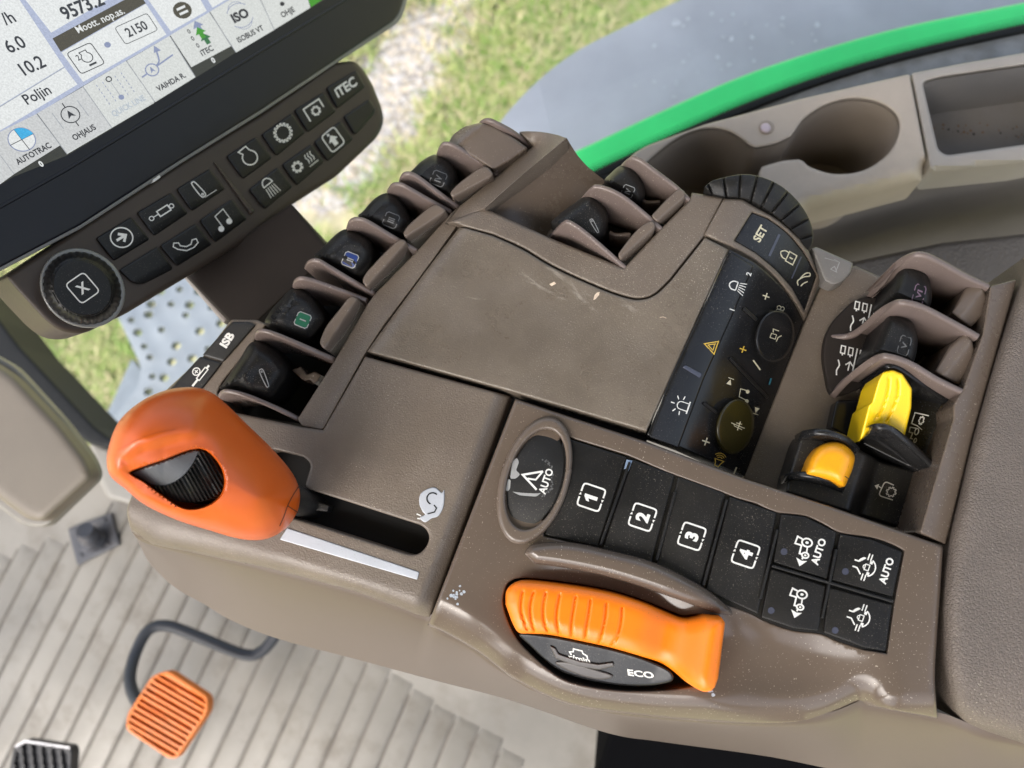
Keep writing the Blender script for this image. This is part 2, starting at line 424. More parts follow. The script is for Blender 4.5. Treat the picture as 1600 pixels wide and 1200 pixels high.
mb.build('speed_wedge', 'white_plate', lever_panel, label='white wedge strip tapering along the lever slot')
# snail emblem
mb = MB(); hs = lambda x, y: h2(x, y)+.5
sn = spl([(655, 786), (657, 772), (668, 764), (680, 762), (690, 770), (694, 766), (693, 790), (685, 806), (674, 810), (664, 816), (656, 809), (664, 804), (660, 799)], True, 5)
mb.relief(TOP, [sn], hs, 2, .3, step=4, wall=1)
t = np.linspace(0, 1, 26); sp = np.stack([676+9*np.cos(np.pi*2*(.12+.75*t)), 779-9*np.sin(np.pi*2*(.12+.75*t))], 1)
mb.stroke(TOP, hs, np.vstack([sp[:20]]), 2.2, mat=1); mb.stroke(TOP, hs, [(678, 789), (682, 794), (679, 800), (668, 803)], 2., mat=1)
mb.stroke(TOP, h2, [(658, 806), (651, 803)], 2, mat=2); mb.stroke(TOP, h2, [(659, 811), (652, 810)], 2, mat=2)
mb.build('snail_emblem', ['white_plate', 'void', 'white'], lever_panel)
# --- top panel
mat('brown_top', (.127, .103, .079), .36, .4, 1500, .09, 30, 1.1, 2000, rvar=.10)
def scuffs(m, spots, org):
    t = m.node_tree; N = t.nodes; L = t.links.new; b = N['Principled BSDF']; src = b.inputs['Base Color'].links[0].from_socket; tc = N.new('ShaderNodeTexCoord'); acc = None
    for (c, rx, ry, ang, sc, lo) in spots:
        mp = N.new('ShaderNodeMapping'); mp.vector_type = 'TEXTURE'; mp.inputs['Location'].default_value = (TOP.at(*c)[0]-org).tolist(); mp.inputs['Rotation'].default_value = (0, 0, ang); mp.inputs['Scale'].default_value = (rx/1000, ry/1000, 1); L(tc.outputs['Object'], mp.inputs[0])
        ln = N.new('ShaderNodeVectorMath'); ln.operation = 'LENGTH'; L(mp.outputs[0], ln.inputs[0]); nn = N.new('ShaderNodeTexNoise'); nn.inputs['Scale'].default_value = sc; nn.inputs['Detail'].default_value = 7; nn.inputs['Roughness'].default_value = .7; L(mp.outputs[0], nn.inputs['Vector'])
        r = N.new('ShaderNodeMapRange'); r.inputs[1].default_value = 0; r.inputs[2].default_value = 1; r.inputs[3].default_value = .22; r.inputs[4].default_value = -.12; L(ln.outputs['Value'], r.inputs[0])
        a = N.new('ShaderNodeMath'); a.operation = 'ADD'; L(nn.outputs['Fac'], a.inputs[0]); L(r.outputs[0], a.inputs[1])
        q = N.new('ShaderNodeMapRange'); q.inputs[1].default_value = lo; q.inputs[2].default_value = lo+.16; L(a.outputs[0], q.inputs[0])
        if acc is None: acc = q.outputs[0]
        else:
            x = N.new('ShaderNodeMath'); x.operation = 'MAXIMUM'; L(acc, x.inputs[0]); L(q.outputs[0], x.inputs[1]); acc = x.outputs[0]
    k = N.new('ShaderNodeMath'); k.operation = 'MULTIPLY'; L(acc, k.inputs[0]); k.inputs[1].default_value = .42
    mx = N.new('ShaderNodeMix'); mx.data_type = 'RGBA'; L(k.outputs[0], mx.inputs[0]); L(src, mx.inputs[6]); mx.inputs[7].default_value = (.40, .36, .30, 1); L(mx.outputs[2], b.inputs['Base Color'])
_org = A(con['org'])
scuffs(M['brown_top'], [((842, 445), 26, 5, -.25, 3.2, .62), ((905, 460), 18, 6, -.5, 3.0, .62), ((742, 466), 9, 2, .2, 3., .62), ((870, 425), 30, 6, -.35, 2.5, .64), ((985, 478), 20, 7, -.2, 2.2, .66)], _org)
M2o = np.vstack([[(757, 325), (858, 371), (975, 419), (1031, 359), (1078, 312), (1081, 301), (1131, 309), (1100, 369)], spl([(1046, 437), (1022, 459), (1000, 466), (975, 462), (934, 447), (866, 416), (817, 387), (770, 366)], False, 5), [(724, 354), (716, 350), (699, 347)]])
T1o = np.vstack([[(574, 549), (800, 612), (1010, 674), (1138, 390), (1102, 371)], spl([(1048, 439), (1024, 461), (1000, 468.5), (974, 464.5), (933, 449.5), (865, 418.5), (816, 389.5), (770, 368.5)], False, 5), [(726, 356)], spl([(717, 356), (680, 404), (640, 458), (603, 508)], False, 5)])
def h1(x, y):
    d = dseg(x, y, A([(574, 549), (603, 508), (640, 458), (680, 404), (717, 356)])); t = np.clip(d/20, 0, 1)
    d2 = dseg(x, y, A([(726, 356), (770, 368), (865, 418), (933, 449), (974, 464), (1000, 468), (1024, 461), (1048, 439), (1100, 371)])); t2 = np.clip(1-d2/70, 0, 1)
    return -3.0*(1-np.sqrt(1-(1-t)**2))+.9*t2**2
mb = MB(); mb.relief(TOP, [T1o], h1, 4, .9, step=10, wall=12)
mb.flat(TOP, h1, [(929, 461), (933, 457), (937, 456), (936, 461), (934, 463), (931, 467), (927, 469), (928, 465)], 2, .05)
mb.flat(TOP, h1, [(858, 444), (866, 440), (869, 443), (862, 447)], 2, .05)
mb.stroke(TOP, h1, [(1031, 496), (1036, 495), (1041, 497)], 1.2, mat=2)
mb.build('top_panel', ['brown_top', mat('scuff', (.23, .20, .17), .4, var=.15, vscale=500), mat('scuff_bright', (.62, .50, .38), .4, var=.15, vscale=600)], con)
dM2 = A([(1078, 312), (1031, 359), (975, 419), (858, 371), (757, 325)])
mb = MB(); mb.relief(TOP, [M2o], lambda x, y: .6+0*x-.6*np.clip(1-np.abs(dseg(x, y, A([(699, 347), (757, 325)])))/60, 0, 1), 5, 1.2, step=9, wall=30)
mb.build('lever_surround', 'brown', con)
# recess wall that climbs to the ridge, and the floor of the recess
rw = [[(735, 351, -12), (757, 326, 1.0), (812, 279, 6), (860, 237, 9), (886, 216, 9.5), (868, 211, 9), (812, 206, 5)]]
top = spl([(757, 326), (812, 277), (860, 237), (886, 216)], False, 6); bot = spl([(842, 378), (868, 352), (905, 316), (948, 284)], False, 6)
mb = MB(); RR = []
for i in range(len(top)):
    u = i/(len(top)-1); row = []
    a = A([top[i][0], top[i][1], 1+8.5*sm(A([u]))[0]]); c = A([bot[i][0], bot[i][1], -20])
    for k in range(9):
        q = k/8; p = a[:2]*(1-q)+c[:2]*q; p = p+A([-6, 3])*math.sin(q*math.pi)*u
        row.append(TOP.at(p[0], p[1], a[2]+(c[2]-a[2])*(q**.62))[0])
    RR.append(row)
n = 9; V = [p for r in RR for p in r]; mb.add(V, [(i*n+j, i*n+j+1, (i+1)*n+j+1, (i+1)*n+j) for i in range(len(RR)-1) for j in range(n-1)])
mb.build('recess_wall', 'brown_smooth', con)
rg = np.vstack([[(697, 349), (757, 326)], top[1:], spl([(872, 211), (845, 206), (812, 206), (823, 217), (833, 228)], False, 4), [(778, 274), (718, 322)]])
def hrg(x, y):
    d = dseg(x, y, A([(886, 216), (860, 237), (812, 277), (757, 326)])); d2 = dseg(x, y, A([(833, 228), (778, 274), (718, 322), (697, 349)])); u = d2/(d+d2+1e-6)
    v = np.clip((x-700)/186, 0, 1); return -4.5*(1-u)+u*(1+8.5*sm(v))
mb = MB(); mb.relief(TOP, [rg], hrg, 2.5, .5, step=7, wall=45); mb.build('ridge', 'brown', con)
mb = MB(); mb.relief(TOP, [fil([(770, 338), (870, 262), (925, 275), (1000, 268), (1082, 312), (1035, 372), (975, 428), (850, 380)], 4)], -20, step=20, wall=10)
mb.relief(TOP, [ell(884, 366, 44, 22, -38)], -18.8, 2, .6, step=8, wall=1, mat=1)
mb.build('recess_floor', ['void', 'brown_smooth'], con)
# --- strip beside the lever row
Ds = A([(505, 672), (571, 552), (600, 508), (640, 455), (680, 401), (714, 352)])
st = np.vstack([[(505, 672), (472, 666), (465, 655), (522, 565), (575, 474), (587, 458), (652, 392), (705, 333), (716, 324), (697, 349), (714, 353)], Ds[1:5][::-1]])
mb = MB(); mb.relief(TOP, [st], lambda x, y: -4.6+.8*np.clip(1-dseg(x, y, Ds)/14, 0, 1), 2.5, .5, step=7, wall=40); mb.build('lever_strip', 'brown', con)
ft = [(403, 500), (417, 507), (378, 560), (347, 598), (340, 614), (352, 640), (300, 690), (262, 640), (258, 611), (318, 556), (362, 499)]
mb = MB(); mb.relief(TOP, [fil(ft, 4)], -5.5, 4, 1, step=8, wall=40); mb.build('front_trim', 'brown', con)
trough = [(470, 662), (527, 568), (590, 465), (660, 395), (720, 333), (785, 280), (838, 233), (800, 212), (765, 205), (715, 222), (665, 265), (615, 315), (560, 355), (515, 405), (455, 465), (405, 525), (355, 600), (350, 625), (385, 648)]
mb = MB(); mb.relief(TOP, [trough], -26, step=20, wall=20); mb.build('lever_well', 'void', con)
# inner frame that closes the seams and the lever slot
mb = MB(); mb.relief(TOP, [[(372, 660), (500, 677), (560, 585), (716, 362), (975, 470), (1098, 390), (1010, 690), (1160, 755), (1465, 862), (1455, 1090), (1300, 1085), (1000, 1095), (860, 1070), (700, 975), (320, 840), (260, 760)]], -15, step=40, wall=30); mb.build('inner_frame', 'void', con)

# --- marks on levers
def roman(cx, t):
    if t: cx.text(t, 0, 0, 1.25, .03, .8)
def tag_box(mb, fr, hf, c, ux, uy, t, fill=None, mark=1, half=1.0):
    cx = Ctx(mb, fr, hf, c, ux, uy, mark, .16)
    if fill is not None: cx.fill(fil([(-half, -half), (half, -half), (half, half), (-half, half)], .3, 4), fill, .06)
    g = .22
    for sx in (-1, 1): cx.line(fil([(sx*g, half), (sx*half, half), (sx*half, -half), (sx*g, -half)], [0, .3, .3, 0], 4) if False else [(sx*g, half), (sx*(half-.25), half), (sx*half, half-.25), (sx*half, -half+.25), (sx*(half-.25), -half), (sx*g, -half)], .14)
    cx.text(t, 0, -.02, 1.3, .03, .85)
def lever_icon(mb, fr, hf, c, ux, uy, mark=1):
    cx = Ctx(mb, fr, hf, c, ux, uy, mark, .16); cx.line(spl([(-.22, -.9), (0, -1.12), (.22, -.9), (.32, .9), (0, 1.15), (-.32, .9)], True, 4), .14, True); cx.arc(0, .85, .1, w=.1, n=10)
LV = [  # outline, mark centre, mark text, fill, mark material
 ([(344, 607), (350, 597), (375, 560), (390, 537), (405, 534), (425, 543), (447, 568), (448, 590), (430, 617), (415, 622), (390, 617), (370, 607)], (413, 591), None, None, 'grey_mark'),
 ([(415, 509), (420, 490), (440, 466), (457, 451), (480, 456), (500, 482), (508, 500), (491, 525), (476, 531), (448, 524)], (473, 500), 'I', 'green_mark', 'grey_mark'),
 ([(492, 403), (500, 391), (530, 362), (550, 359), (577, 374), (584, 400), (575, 421), (556, 434), (525, 420)], (547, 406), 'II', 'navy_mark', 'grey_mark'),
 ([(561, 340), (567, 330), (587, 309), (607, 301), (625, 310), (638, 333), (643, 347), (628, 367), (600, 362)], (611, 344), 'III', None, 'dim_mark'),
 ([(638, 278), (648, 262), (664, 248), (682, 241), (700, 249), (713, 270), (714, 288), (702, 303), (675, 298)], (685, 279), 'IV', None, 'dim_mark')]
FN = [[(465, 655, -6), (430, 637, 0), (385, 618, 6), (358, 611, 7), (346, 612, 5), (341, 619, 0)],
 [(522, 561, -6), (490, 547, 2), (455, 532, 8), (425, 520, 11), (408, 516, 11), (400, 519, 8), (397, 526, 2)],
 [(572, 468, -6), (530, 452, 2), (490, 438, 9), (470, 434, 11), (460, 438, 8), (457, 445, 2)],
 [(585, 458, -6), (545, 435, 3), (510, 414, 10), (495, 406, 12), (482, 408, 10), (476, 416, 3)],
 [(652, 391, -6), (610, 367, 3), (575, 346, 11), (558, 341, 12), (546, 345, 9), (541, 357, 2)],
 [(705, 330, -6), (670, 311, 3), (640, 294, 10), (625, 287, 11), (612, 288, 9), (605, 297, 2)],
 [(717, 323, -6), (680, 296, 4), (650, 274, 11), (635, 270, 12), (626, 275, 9), (624, 283, 2)],
 [(780, 273, -6), (740, 245, 4), (715, 229, 10), (698, 223, 11), (688, 227, 9), (683, 237, 2)],
 [(829, 228, -6), (805, 207, 3), (780, 193, 9), (762, 186, 10), (750, 190, 6), (746, 196, 0)],
 [(978, 418, 0), (950, 393, 4), (915, 363, 9), (893, 348, 11), (880, 347, 9), (858, 370, -8)],
 [(1034, 357, 0), (1005, 331, 5), (970, 304, 11), (938, 291, 12), (922, 294, 9), (905, 312, -8)],
 [(1078, 312, 0), (1055, 290, 4), (1022, 265, 10), (998, 248, 12), (982, 247, 9), (968, 262, -8)]]
for P in FN:
    mb = MB(); mb.wallstrip(TOP, P, -24, 2.0); mb.build('divider_fin', 'mauve', con, 50)
UPL, RTL = A([-.92, -.36]), A([.40, -.91])
def lever_h(P, base, tilt=.0):
    c = A(P).mean(0)
    return lambda x, y: base-((A(x)-c[0])*.92+(A(y)-c[1])*.36)*tilt
for i, (P, c, t_, fl, mk) in enumerate(LV):
    hb = lever_h(P, 7.5, .10); O = spl(P, True, 6)
    face = ell(c[0]-2, c[1]-2, 30, 26, -30)
    hl = lambda x, y, hb=hb, c=c: hb(x, y)-1.4*sm((1.0-np.hypot((x-c[0]-3)/34, (y-c[1]-4)/30))*2.2)
    mb = MB(); mb.relief(TOP, [O], hl, 22, 13, step=5, wall=14)
    d_e = lambda x, y, O=O: 13*(1-np.sqrt(np.clip(1-(1-np.clip(dseg(x, y, O, True)/22, 0, 1))**2, 0, 1)))
    hm = lambda x, y, hl=hl, d_e=d_e: hl(x, y)-d_e(x, y)+.15
    if i == 1:                                   # peeled rubber skin
        for q in range(22):
            px, py = 425+RNG.random()*45, 0; py = 497-(px-425)*.75+RNG.normal(0, 5)
            mb.flat(TOP, hm, A([px, py])+RNG.normal(0, 1, (7, 2))*1.2+np.stack([np.cos(np.linspace(0, 5.4, 7)), np.sin(np.linspace(0, 6, 7))], 1)*(1+RNG.random()*2.5), 3, .15)
    if t_: tag_box(mb, TOP, hm, c, RTL*11, UPL*11, t_, 2 if fl else None)
    else: lever_icon(mb, TOP, hm, c, A([9, -4]), A([-5, -12]))
    mb.build('hydraulic_lever', ['black_satin', mk, fl or 'black', 'black_gloss'], con, label={0: 'black square topped hydraulic lever marked with a lever symbol', 1: 'worn black hydraulic lever with green I mark', 2: 'black hydraulic lever with blue II mark', 3: 'black hydraulic lever marked III', 4: 'black hydraulic lever marked IV'}[i])
ST = [[(500, 536), (505, 520), (512, 507), (530, 484), (547, 464), (560, 468), (563, 478), (550, 505), (522, 543), (510, 547)],
 [(567, 440), (571, 428), (585, 412), (605, 391), (626, 374), (637, 381), (637, 391), (625, 412), (583, 450), (574, 449)],
 [(631, 367), (634, 357), (650, 341), (678, 320), (694, 326), (695, 333), (682, 348), (648, 375), (639, 377)],
 [(704, 304), (708, 295), (725, 280), (755, 260), (769, 269), (768, 278), (755, 291), (722, 314), (713, 314)]]
for P in ST:
    a = A(P).mean(0); d = A(P)[4]-A(P)[0]; d = d/np.linalg.norm(d); nn = A([-d[1], d[0]])
    mb = MB(); mb.relief(TOP, [spl(P, True, 4)], lambda x, y, a=a, nn=nn: 2.5-.75*1.2*np.log1p(np.exp(np.clip((x-a[0])*nn[0]+(y-a[1])*nn[1]-3, -20, 30)/1.2)), 3, 1.0, step=2.2, wall=16); mb.build('thumb_stop', 'stop', con)
# broken bracket at the foot of the first well
mb = MB(); mb.relief(TOP, [fil([(455, 578), (468, 590), (476, 596), (484, 594), (490, 600), (497, 596), (503, 586), (492, 580), (480, 585), (470, 572)], 2)], -9, 3, 2, step=4, wall=8); mb.build('cable_bracket', 'stop', con)
# blank cover
P = [(700, 224), (708, 210), (725, 198), (750, 191), (770, 195), (800, 213), (826, 232), (800, 250), (771, 266), (735, 243)]
mb = MB(); cf = edge_line((752, 196), (705, 235))
mb.relief(TOP, [fil(P, 5)], lambda x, y: 9-.13*np.clip(-cf(x, y), 0, 200)-.25*np.clip(cf(x, y), 0, 30), 4, 1.5, step=6, wall=22); mb.build('blank_cover', 'brown_smooth', con, label='smooth brown blank cover at the end of the lever row')
# two levers in the recess
for i, (P, c) in enumerate([([(862, 350), (870, 338), (894, 320), (920, 303), (935, 311), (949, 333), (949, 358), (938, 374), (915, 374), (885, 362)], (929, 353)),
                            ([(944, 286), (955, 270), (969, 259), (988, 257), (1003, 279), (1008, 307), (995, 318), (970, 304)], (981, 299))]):
    hb = lever_h(P, 6, .06); O = spl(P, True, 6); mb = MB(); mb.relief(TOP, [O], hb, 18, 11, step=5, wall=18)
    hm = lambda x, y, hb=hb, O=O: hb(x, y)-11*(1-np.sqrt(np.clip(1-(1-np.clip(dseg(x, y, O, True)/18, 0, 1))**2, 0, 1)))+.15
    if i == 0: lever_icon(mb, TOP, hm, c, A([7, -3]), A([-5, -9]))
    else: tag_box(mb, TOP, hm, c, RTL*9, UPL*9, 'IV')
    mb.build('hydraulic_lever', ['black_satin', 'grey_mark', 'black'], con, label=['black recessed lever with a lever symbol', 'black recessed lever beside the knurled wheel'][i])
for P in [[(966, 399), (972, 388), (990, 365), (1004, 352), (1018, 345), (1024, 353), (1016, 375), (994, 396), (975, 410)], [(1019, 339), (1026, 328), (1050, 303), (1062, 295), (1071, 303), (1066, 322), (1050, 340), (1036, 351)]]:
    a = A(P).mean(0); nn = A([.66, .75])
    mb = MB(); mb.relief(TOP, [spl(P, True, 4)], lambda x, y, a=a, nn=nn: 3.5-.75*1.2*np.log1p(np.exp(np.clip((x-a[0])*nn[0]+(y-a[1])*nn[1]-4, -20, 30)/1.2)), 3, 1.0, step=2.2, wall=18); mb.build('thumb_stop', 'stop', con)
for P in [[(953, 362), (962, 366), (985, 365)], [(1003, 311), (1012, 315), (1031, 314)]]:
    mb = MB(); mb.wallstrip(TOP, [(x, y, -7) for x, y in P], -22, 1.6); mb.build('lever_guide', 'mauve', con)

# ISB and implement buttons on the front trim
up2 = A([-.86, -.52])
for k, P in enumerate([[(362, 503), (390, 503), (399, 508), (349, 565), (316, 555)], [(313, 557), (347, 567), (312, 612), (262, 612)]]):
    mb = MB(); mb.relief(TOP, [fil(P, 3)], -4.3, 4, .7, step=7, wall=3)
    if k == 0: Ctx(mb, TOP, -4.3, (355, 531), A([.56, -.83])*17, up2*17).text('ISB', 0, 0, 1, .045, 1.15)
    else:
        cx = Ctx(mb, TOP, -4.3, (312, 586), A([.62, -.78])*11, A([-.72, -.55])*11, w=.16); cx.line([(-1.9, -.2), (-.7, -.2)], .3).box(.35, -.2, 1.0, .28, .1).line([(1.3, -.2), (1.9, -.2)], .3).arc(.1, .75, .55); cx.line([(-.2, .75), (.4, .75)]).line([(.1, .45), (.1, 1.05)])
    mb.build('selector_button', ['black', 'white'], con, label=['black button lettered ISB', 'black button with a locked cylinder symbol'][k])

# ================================================================== lower panel with buttons and orange dial
T3b = spl([(668, 977), (690, 987), (720, 1003), (750, 1022), (807, 1064), (892, 1102), (1005, 1119), (1118, 1129), (1240, 1132), (1310, 1119), (1345, 1103)], False, 5)
padO = np.vstack([[(878, 678), (898, 686), (982, 712), (1040, 737), (1125, 768), (1150, 778)], spl([(1182, 787), (1212, 800), (1257, 806), (1287, 819), (1312, 832), (1362, 840), (1393, 850), (1413, 861)], False, 4), [(1398, 938), (1386, 1021)], spl([(1350, 1015), (1310, 1002), (1282, 990), (1240, 985), (1200, 972), (1170, 957), (1135, 945)], False, 4), [(1100, 922), (1050, 900), (935, 857), (850, 838), (846, 760)]])
dialH = spl([(786, 945), (790, 917), (801, 906), (822, 903), (880, 909), (950, 921), (1000, 936), (1040, 952), (1068, 962), (1098, 962), (1108, 1000), (1098, 1062), (1067, 1075), (1005, 1080), (948, 1077), (892, 1066), (858, 1047), (822, 1014), (800, 985)], True, 4)
dB = lambda x, y: dseg(x, y, T3b)
def h3(x, y):
    x = A(x); y = A(y)
    u = ((x-950)*.955+(y-985)*.297)/205; v = (-(x-950)*.297+(y-985)*.955)/110
    h = -.5-7*sm(1.15-np.hypot(u, v)*1.0)*1.0
    u = ((x-1225)*.955+(y-1045)*.297)/190; v = (-(x-1225)*.297+(y-1045)*.955)/105
    h = h-6*np.clip(1-u*u-v*v, 0, 1)**1.4
    h = h-11*np.clip(1-dB(x, y)/52, 0, 1)**2.2
    fl = sm((x-1290)/80); h = h-fl*9*np.clip((y-1088)/40, 0, 1.3)**1.5
    return h
T3o = np.vstack([[(805, 623), (1010, 690), (1020, 694), (1165, 748), (1300, 792), (1474, 853)], spl([(1469, 930), (1464, 1000), (1461, 1060), (1465, 1123)], False, 4), [(1352, 1102)], T3b[::-1][1:]])
mb = MB(); mb.relief(TOP, [T3o, padO, dialH], h3, 6, 1.6, step=8, wall=12, hole_edge=3)
for q, (cx_, cy_) in enumerate([(716, 931), (1112, 1078)]):
    for k in range(16 if q == 0 else 7):
        p = A([cx_, cy_])+RNG.normal(0, 1, 2)*(A([6, 8]) if q == 0 else A([4, 7])); w_ = 1+RNG.random()*1.6
        mb.flat(TOP, h3, p+np.stack([np.cos(np.arange(6)), np.sin(np.arange(6))], 1)*w_*(1+.5*RNG.random((6, 1))), 1, .05)
t3 = mb.build('switch_panel', ['brown_gloss', mat('paint_fleck', (.38, .42, .46), .5, var=.2, vscale=800)], con)
# pad and buttons
UP, RT = A([-.95, -.32]), A([.325, -.945])
mb = MB(); mb.relief(TOP, [padO], -2.2, step=14, wall=6)
for a, b in [((1055, 768), (1026, 876)), ((1215, 827), (1188, 936)), ((1307, 858), (1285, 966)), ((984, 722), (938, 852)), ((1136, 780), (1099, 915)), ((1206, 884), (1396, 940))]:
    a, b = A(a), A(b); d = (b-a)/np.linalg.norm(b-a); n_ = A([-d[1], d[0]])*2.2
    mb.relief(TOP, [fil([a+n_, b+n_, b-n_, a-n_], 2)], .9, 1.8, .5, step=5, wall=3)
mb.build('button_pad', 'black_satin', con)
def crown(P, base):
    return lambda x, y: base+0*A(x)
BT = [('1', [(880, 684), (978, 715), (934, 853), (853, 835)]), ('2', [(988, 719), (1053, 743), (1017, 880), (942, 857)]), ('3', [(1060, 746), (1132, 772), (1095, 914), (1026, 886)]), ('4', [(1140, 777), (1212, 802), (1184, 958), (1104, 921)]),
      ('5a', [(1221, 804), (1257, 808), (1306, 832), (1292, 905), (1209, 878)]), ('5', [(1205, 889), (1290, 916), (1278, 985), (1240, 981), (1190, 964)]), ('6a', [(1313, 835), (1362, 844), (1409, 863), (1394, 932), (1300, 906)]), ('6', [(1295, 918), (1393, 945), (1383, 1017), (1350, 1011), (1288, 988)])]
def tractor(cx):
    cx.arc(.55, .05, .42).dot(.55, .05, .14).arc(-.75, -.18, .28).dot(-.75, -.18, .1); cx.line([(.1, .35), (.1, .95), (.85, .95), (.75, .5)], .15); cx.line([(.1, .4), (-.75, .32), (-.75, .12)], .15); cx.line([(.15, -.1), (-.45, -.2)], .13)
    cx.line([(-1.0, -.05), (-1.25, -.05)], .15); cx.fill([(-1.25, .45), (-2.0, -.05), (-1.25, -.5), (-1.4, -.05)])
def difflock(cx):
    for s_ in (1, -1):
        for q in (-.16, .16): cx.line([(s_*.75, q-.1), (s_*1.45, q-.1)], .13)
    cx.arc(0, 0, .98, 25, 65); cx.arc(0, -.05, .95, 205, 335); cx.line([(.35, .85), (.35, 1.35)]).line([(-.35, .85), (-.35, 1.35)]); cx.line([(.9, .3), (.6, .6), (.35, .85)]).line([(-.9, .3), (-.6, .6), (-.35, .85)])
    cx.box(0, -.12, .3, .22, .05, .1); cx.arc(0, .1, .2, 0, 180, .1); cx.line([(-.75, -.4), (-.45, -.4)], .3).line([(.45, -.4), (.75, -.4)], .3)
MK = {'1': (924, 777), '2': (1004, 808), '3': (1081, 838), '4': (1165, 866), '5a': (1259, 856), '5': (1251, 937), '6a': (1353, 886), '6': (1344, 965)}
LBL = {'1': 'black button numbered 1', '2': 'black button numbered 2', '3': 'black button numbered 3', '4': 'black button numbered 4', '5a': 'black front axle button lettered AUTO', '5': 'black front axle button with tractor symbol only', '6a': 'black differential lock button lettered AUTO', '6': 'black differential lock button with symbol only'}
for k, P in BT:
    O = fil(P, 3); c = A(P).mean(0)
    hb = lambda x, y, c=c: -.4+.9*np.exp(-((A(x)-c[0])**2+(A(y)-c[1])**2)/1800.)
    mb = MB(); mb.relief(TOP, [O+(O-c)*.012], hb, 2.4, .5, step=8, wall=4)
    cx = Ctx(mb, TOP, hb, MK[k], RT*18, UP*18, 1, .16)
    if k in '1234':
        for s_ in (1, -1): cx.line(np.vstack([[(s_*.25, 1)], spl([(s_*.7, 1), (s_*.93, .93), (s_, .7)], False, 3), spl([(s_, -.7), (s_*.93, -.93), (s_*.7, -1)], False, 3), [(s_*.25, -1)]]), .15)
        cx.fill([(-.1, 1.12), (.18, 1.0), (-.05, .9)]); cx.fill([(.1, -1.12), (-.18, -1.0), (.05, -.9)])
        cx.text(k, 0, 0, 1.5, .05) if k != '1' else cx.fill([(-.16, -.55), (.16, -.55), (.16, .62), (-.06, .62), (-.42, .34), (-.42, .06), (-.16, .22)])
    elif k[0] == '5':
        c2 = Ctx(mb, TOP, hb, MK[k], RT*15+A([.5, 0]), UP*19, 1, .15); tractor(c2)
        cc = Ctx(mb, TOP, hb, {'5a': (1225, 862), '5': (1205, 954)}[k], RT*6, UP*6, 2); cc.dot(0, 0, .9)
    else:
        difflock(Ctx(mb, TOP, hb, MK[k], RT*15, UP*15, 1, .14)); cc = Ctx(mb, TOP, hb, {'6a': (1321, 893), '6': (1305, 985)}[k], RT*6, UP*6, 2); cc.dot(0, 0, .9)
    if k == '5a': Ctx(mb, TOP, hb, (1279, 862), RT*17, UP*17).text('AUTO', 0, 0, .95, .035, .92)
    if k == '6a': Ctx(mb, TOP, hb, (1385, 892), RT*17, UP*17).text('AUTO', 0, 0, .95, .035, .92)
    if k == '2': mb.flat(TOP, hb, [(975, 733), (979, 718), (988, 720), (982, 736), (979, 732)], 3, .1)
    mb.build('selector_button', ['black_satin', 'white', 'led', mat('paint_chip', (.22, .30, .42), .5, var=.1)], con, label=LBL[k])
# AUTO steer button
mb = MB(); mb.relief(TOP, [ell(835, 751, 103, 54, -73), ell(837, 749, 81, 43, -73)], 2.2, 8, 2.2, step=5, wall=5, hole_edge=5); mb.build('button_bezel', 'brown_smooth', con)
mb = MB(); hA = lambda x, y: 1.0-2.2*(((A(x)-837)**2+(A(y)-749)**2)/7000.)
mb.relief(TOP, [ell(837, 749, 79, 41, -73)], hA, 3, .6, step=7, wall=4)
for P in [[(797, 745), (801, 720), (808, 715), (811, 722), (806, 735), (813, 741), (806, 748), (798, 748)], [(790, 766), (794, 748), (798, 750), (797, 764), (793, 768)], [(800, 768), (815, 770), (838, 771), (846, 770), (838, 776), (812, 774)]]: mb.flat(TOP, hA, fil(P, 3), 2, .12)
for k in range(38):
    a = math.radians(-70+150*k/37); p = A([838+26*math.cos(a)*1.0, 746+32*math.sin(a)]); 
    if RNG.random() < .8: mb.flat(TOP, hA, p+RNG.normal(0, 1.3, 2)+np.stack([np.cos(np.arange(6)), np.sin(np.arange(6))], 1)*(1.0+RNG.random()), 3, .11)
cx = Ctx(mb, TOP, hA, (832, 747), RT*16, UP*16, 1, .16); cx.line([(-.95, -.75), (0, 1.0), (.95, -.75)], .2); cx.line([(-.95, -.75), (0, -.1), (.95, -.75)], .18) if False else cx.line([(-.2, .45), (-.05, -.35), (.95, -.75)], .17)
Ctx(mb, TOP, hA, (853, 752), RT*16, UP*16).text('AUTO', 0, 0, 1.0, .03, .9)
mb.build('steering_button', ['black', 'white', 'grey_mark', 'dim_mark'], con, label='oval black steering button lettered AUTO with peeling film')
# guard rim over the dial
go = np.vstack([spl([(819, 866), (824, 856), (838, 849), (890, 847), (962, 862), (1025, 880), (1100, 918), (1142, 951)], False, 6), spl([(1146, 962), (1118, 958), (1062, 938), (1005, 918), (948, 901), (886, 888), (836, 881)], False, 6)])
mb = MB(); hg = lambda x, y: 6.5-4.5*np.clip((A(x)-1040)/110, 0, 1)**1.5
mb.relief(TOP, [go], hg, 15, 5.5, step=5, wall=14); mb.build('dial_guard', 'brown_gloss', con)
gl = fil([(1148, 958), (1165, 958), (1240, 987), (1268, 1008), (1258, 1012), (1235, 1000), (1150, 968)], 4)
